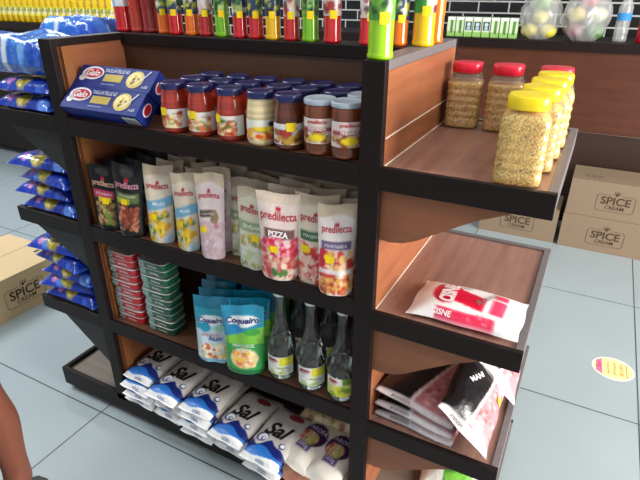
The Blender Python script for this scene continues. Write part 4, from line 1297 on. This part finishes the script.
l = MB(); cyl_label(l, prof_fn(pr), 0.12, 0.16, -3.1, 3.1, painter((60, 140, 206), []), 30, 4); l.build('bottle_label', M['paper'], r)
MB().lathe([(0.016, 0.255), (0.016, 0.275), (0.003, 0.276)], 14).build('bottle_cap', M['bottlecap'], r)
r = thing('canister', 'red canister at the right edge of the far shelf', 'canister', (1.545, 2.80, 1.17))
MB().lathe([(0.042, 0), (0.046, 0.004), (0.046, 0.19), (0.044, 0.195)], 24, [(206, 24, 50)] * 4).build('canister_body', M['gloss'], r)
MB().lathe([(0.0475, 0.19), (0.0475, 0.205), (0.003, 0.207)], 24).build('canister_lid', M['capred'], r)


# ------------------------------------------------------------------ the person at the left edge
def skin_mesh(name, joints, edges, m, parent=None, levels=2):
    names = list(joints)
    me = bpy.data.meshes.new(name)
    me.from_pydata([joints[k][0] for k in names], [(names.index(a), names.index(b)) for a, b in edges], [])
    o = bpy.data.objects.new(name, me); COL.objects.link(o)
    sk = o.modifiers.new('skin', 'SKIN'); sk.use_smooth_shade = True
    for i, k in enumerate(names):
        rr = joints[k][1]
        me.skin_vertices[0].data[i].radius = (rr, rr) if not isinstance(rr, tuple) else rr
        me.skin_vertices[0].data[i].use_root = (i == 0)
    sb = o.modifiers.new('sub', 'SUBSURF'); sb.levels = levels; sb.render_levels = levels
    dg = bpy.context.evaluated_depsgraph_get()
    ev = bpy.data.meshes.new_from_object(o.evaluated_get(dg))
    o.modifiers.clear(); o.data = ev
    ev.materials.clear(); ev.materials.append(m)
    for p_ in ev.polygons: p_.use_smooth = True
    o.name = name
    if parent: o.parent = parent
    return o


per = thing('person', 'standing person in dark shorts and black sandals, bare brown leg at left edge', 'person', (-0.062, -0.470, 0.0), (0, 0, 0.5))
# local frame: faces -y, x to the person's left
J, E_ = {}, []
J['pelvis'] = ((0, 0, .92), (.14, .10)); J['waist'] = ((0, .0, 1.06), (.125, .09)); J['chest'] = ((0, 0, 1.27), (.15, .105)); J['neckb'] = ((0, .01, 1.44), .06)
J['neck'] = ((0, 0, 1.50), .052); J['head1'] = ((0, -.01, 1.58), (.072, .088)); J['head2'] = ((0, -.005, 1.67), (.078, .092)); J['head3'] = ((0, .0, 1.74), (.05, .06))
E_ += [('pelvis', 'waist'), ('waist', 'chest'), ('chest', 'neckb'), ('neckb', 'neck'), ('neck', 'head1'), ('head1', 'head2'), ('head2', 'head3')]
for sgn, n in ((1, 'l'), (-1, 'r')):
    x = sgn * .095
    J['hip' + n] = ((x, 0, .86), .085); J['knee' + n] = ((x * 1.05, -.015, .49), .055); J['kneeb' + n] = ((x * 1.05, 0, .42), .052)
    J['calf' + n] = ((x * 1.05, .022, .33), .056); J['shin' + n] = ((x * 1.05, .018, .2), .042); J['ankle' + n] = ((x * 1.05, .02, .085), .034)
    J['heel' + n] = ((x * 1.05, .035, .045), .033); J['instep' + n] = ((x * 1.07, -.05, .052), .033); J['ball' + n] = ((x * 1.1, -.115, .038), (.040, .022)); J['toe' + n] = ((x * 1.12, -.175, .032), (.036, .014))
    E_ += [('pelvis', 'hip' + n), ('hip' + n, 'knee' + n), ('knee' + n, 'kneeb' + n), ('kneeb' + n, 'calf' + n), ('calf' + n, 'shin' + n), ('shin' + n, 'ankle' + n), ('ankle' + n, 'heel' + n), ('ankle' + n, 'instep' + n), ('instep' + n, 'ball' + n), ('ball' + n, 'toe' + n)]
    J['sho' + n] = ((sgn * .175, .01, 1.385), .055); J['elb' + n] = ((sgn * .255, .06, 1.12), .038); J['wri' + n] = ((sgn * .17, -.13, 1.03), .026)
    dv, sv = Vector((-sgn * .62, -.75, -.2)).normalized(), Vector((0, -.25, .97)).normalized()   # finger direction, across the palm
    pc = Vector((sgn * .17, -.13, 1.03)) + dv * .06
    J['palm' + n] = (tuple(pc), (.02, .034))
    E_ += [('chest', 'sho' + n), ('sho' + n, 'elb' + n), ('elb' + n, 'wri' + n), ('wri' + n, 'palm' + n)]
    for q, (dy, ln) in enumerate(((.03, .07), (.01, .08), (-.01, .075), (-.028, .06))):
        a, b_ = f'f{q}a{n}', f'f{q}b{n}'
        J[a] = (tuple(pc + dv * .04 + sv * dy), .0095)
        J[b_] = (tuple(pc + dv * (.04 + ln * .55) + sv * dy + Vector((0, .006, -.004))), .0085)
        J[b_ + '2'] = (tuple(pc + dv * (.04 + ln * .92) + sv * dy + Vector((0, .02, -.008))), .0075)
        E_ += [('palm' + n, a), (a, b_), (b_, b_ + '2')]
    J['th1' + n] = (tuple(pc - dv * .012 + sv * .04), .011); J['th2' + n] = (tuple(pc + dv * .02 + sv * .058), .009)
    E_ += [('palm' + n, 'th1' + n), ('th1' + n, 'th2' + n)]
J['nose'] = ((0, -.105, 1.625), .014); E_.append(('head1', 'nose'))
skin_mesh('body', J, E_, M['skin'], per)
S_ = {'pelvis': ((0, 0, .94), (.155, .115)), 'w': ((0, 0, 1.02), (.145, .108))}; Es = [('pelvis', 'w')]
T_ = {'waist': ((0, 0, .94), (.178, .14)), 'mid': ((0, 0, 1.1), (.172, .135)), 'chest': ((0, 0, 1.27), (.19, .145)), 'top': ((0, .008, 1.43), (.10, .085))}; Et = [('waist', 'mid'), ('mid', 'chest'), ('chest', 'top')]
for sgn, n in ((1, 'l'), (-1, 'r')):
    S_['h' + n] = ((sgn * .095, 0, .84), .102); S_['k' + n] = ((sgn * .1, -.01, .56), .084); Es += [('pelvis', 'h' + n), ('h' + n, 'k' + n)]
    T_['s' + n] = ((sgn * .178, .01, 1.385), .076); T_['e' + n] = ((sgn * .235, .045, 1.18), .066); Et += [('chest', 's' + n), ('s' + n, 'e' + n)]
skin_mesh('shorts', S_, Es, M['shorts'], per)
skin_mesh('shirt', T_, Et, M['shirt'], per)
skin_mesh('hair', {'a': ((0, .015, 1.70), (.084, .092)), 'b': ((0, .012, 1.76), (.06, .07)), 'c': ((0, .055, 1.63), (.06, .05))}, [('a', 'b'), ('a', 'c')], M['hair'], per)
for sgn in (1, -1):
    MB().lathe([(.011 * math.sin(t), .011 * (1 - math.cos(t))) for t in np.linspace(.05, 3.09, 8)], 12).build('eye', M['eye'], per, (sgn * .032, -.083, 1.65))
    sx = sgn * .107
    so = MB()
    pts = [(.036, .075), (.040, .03), (.034, -.03), (.042, -.10), (.046, -.15), (.036, -.195), (0, -.212), (-.036, -.195), (-.046, -.15), (-.042, -.10), (-.034, -.03), (-.040, .03), (-.036, .075), (0, .088)]
    n = len(pts)
    v = [(x, y, 0.0005) for x, y in pts] + [(x, y, 0.019) for x, y in pts]
    so.add(v, [tuple(range(n))[::-1], tuple(range(n, 2 * n))] + [(i, (i + 1) % n, n + (i + 1) % n, n + i) for i in range(n)])
    sand = so.build('sandal', M['sandal'], per, (sx, 0, 0), (0, 0, 0))
    stp = MB()
    stp.grid(lambda U, V: np.stack([np.cos(U) * (.049 - .004 * V), -.125 + V * .075, .012 + np.sin(U) * (.052 + .022 * V)], -1), np.linspace(0, PI, 16), np.linspace(0, 1, 5))
    st_o = stp.build('strap', M['sandal'], sand)
    sm_ = st_o.modifiers.new('thick', 'SOLIDIFY'); sm_.thickness = 0.005
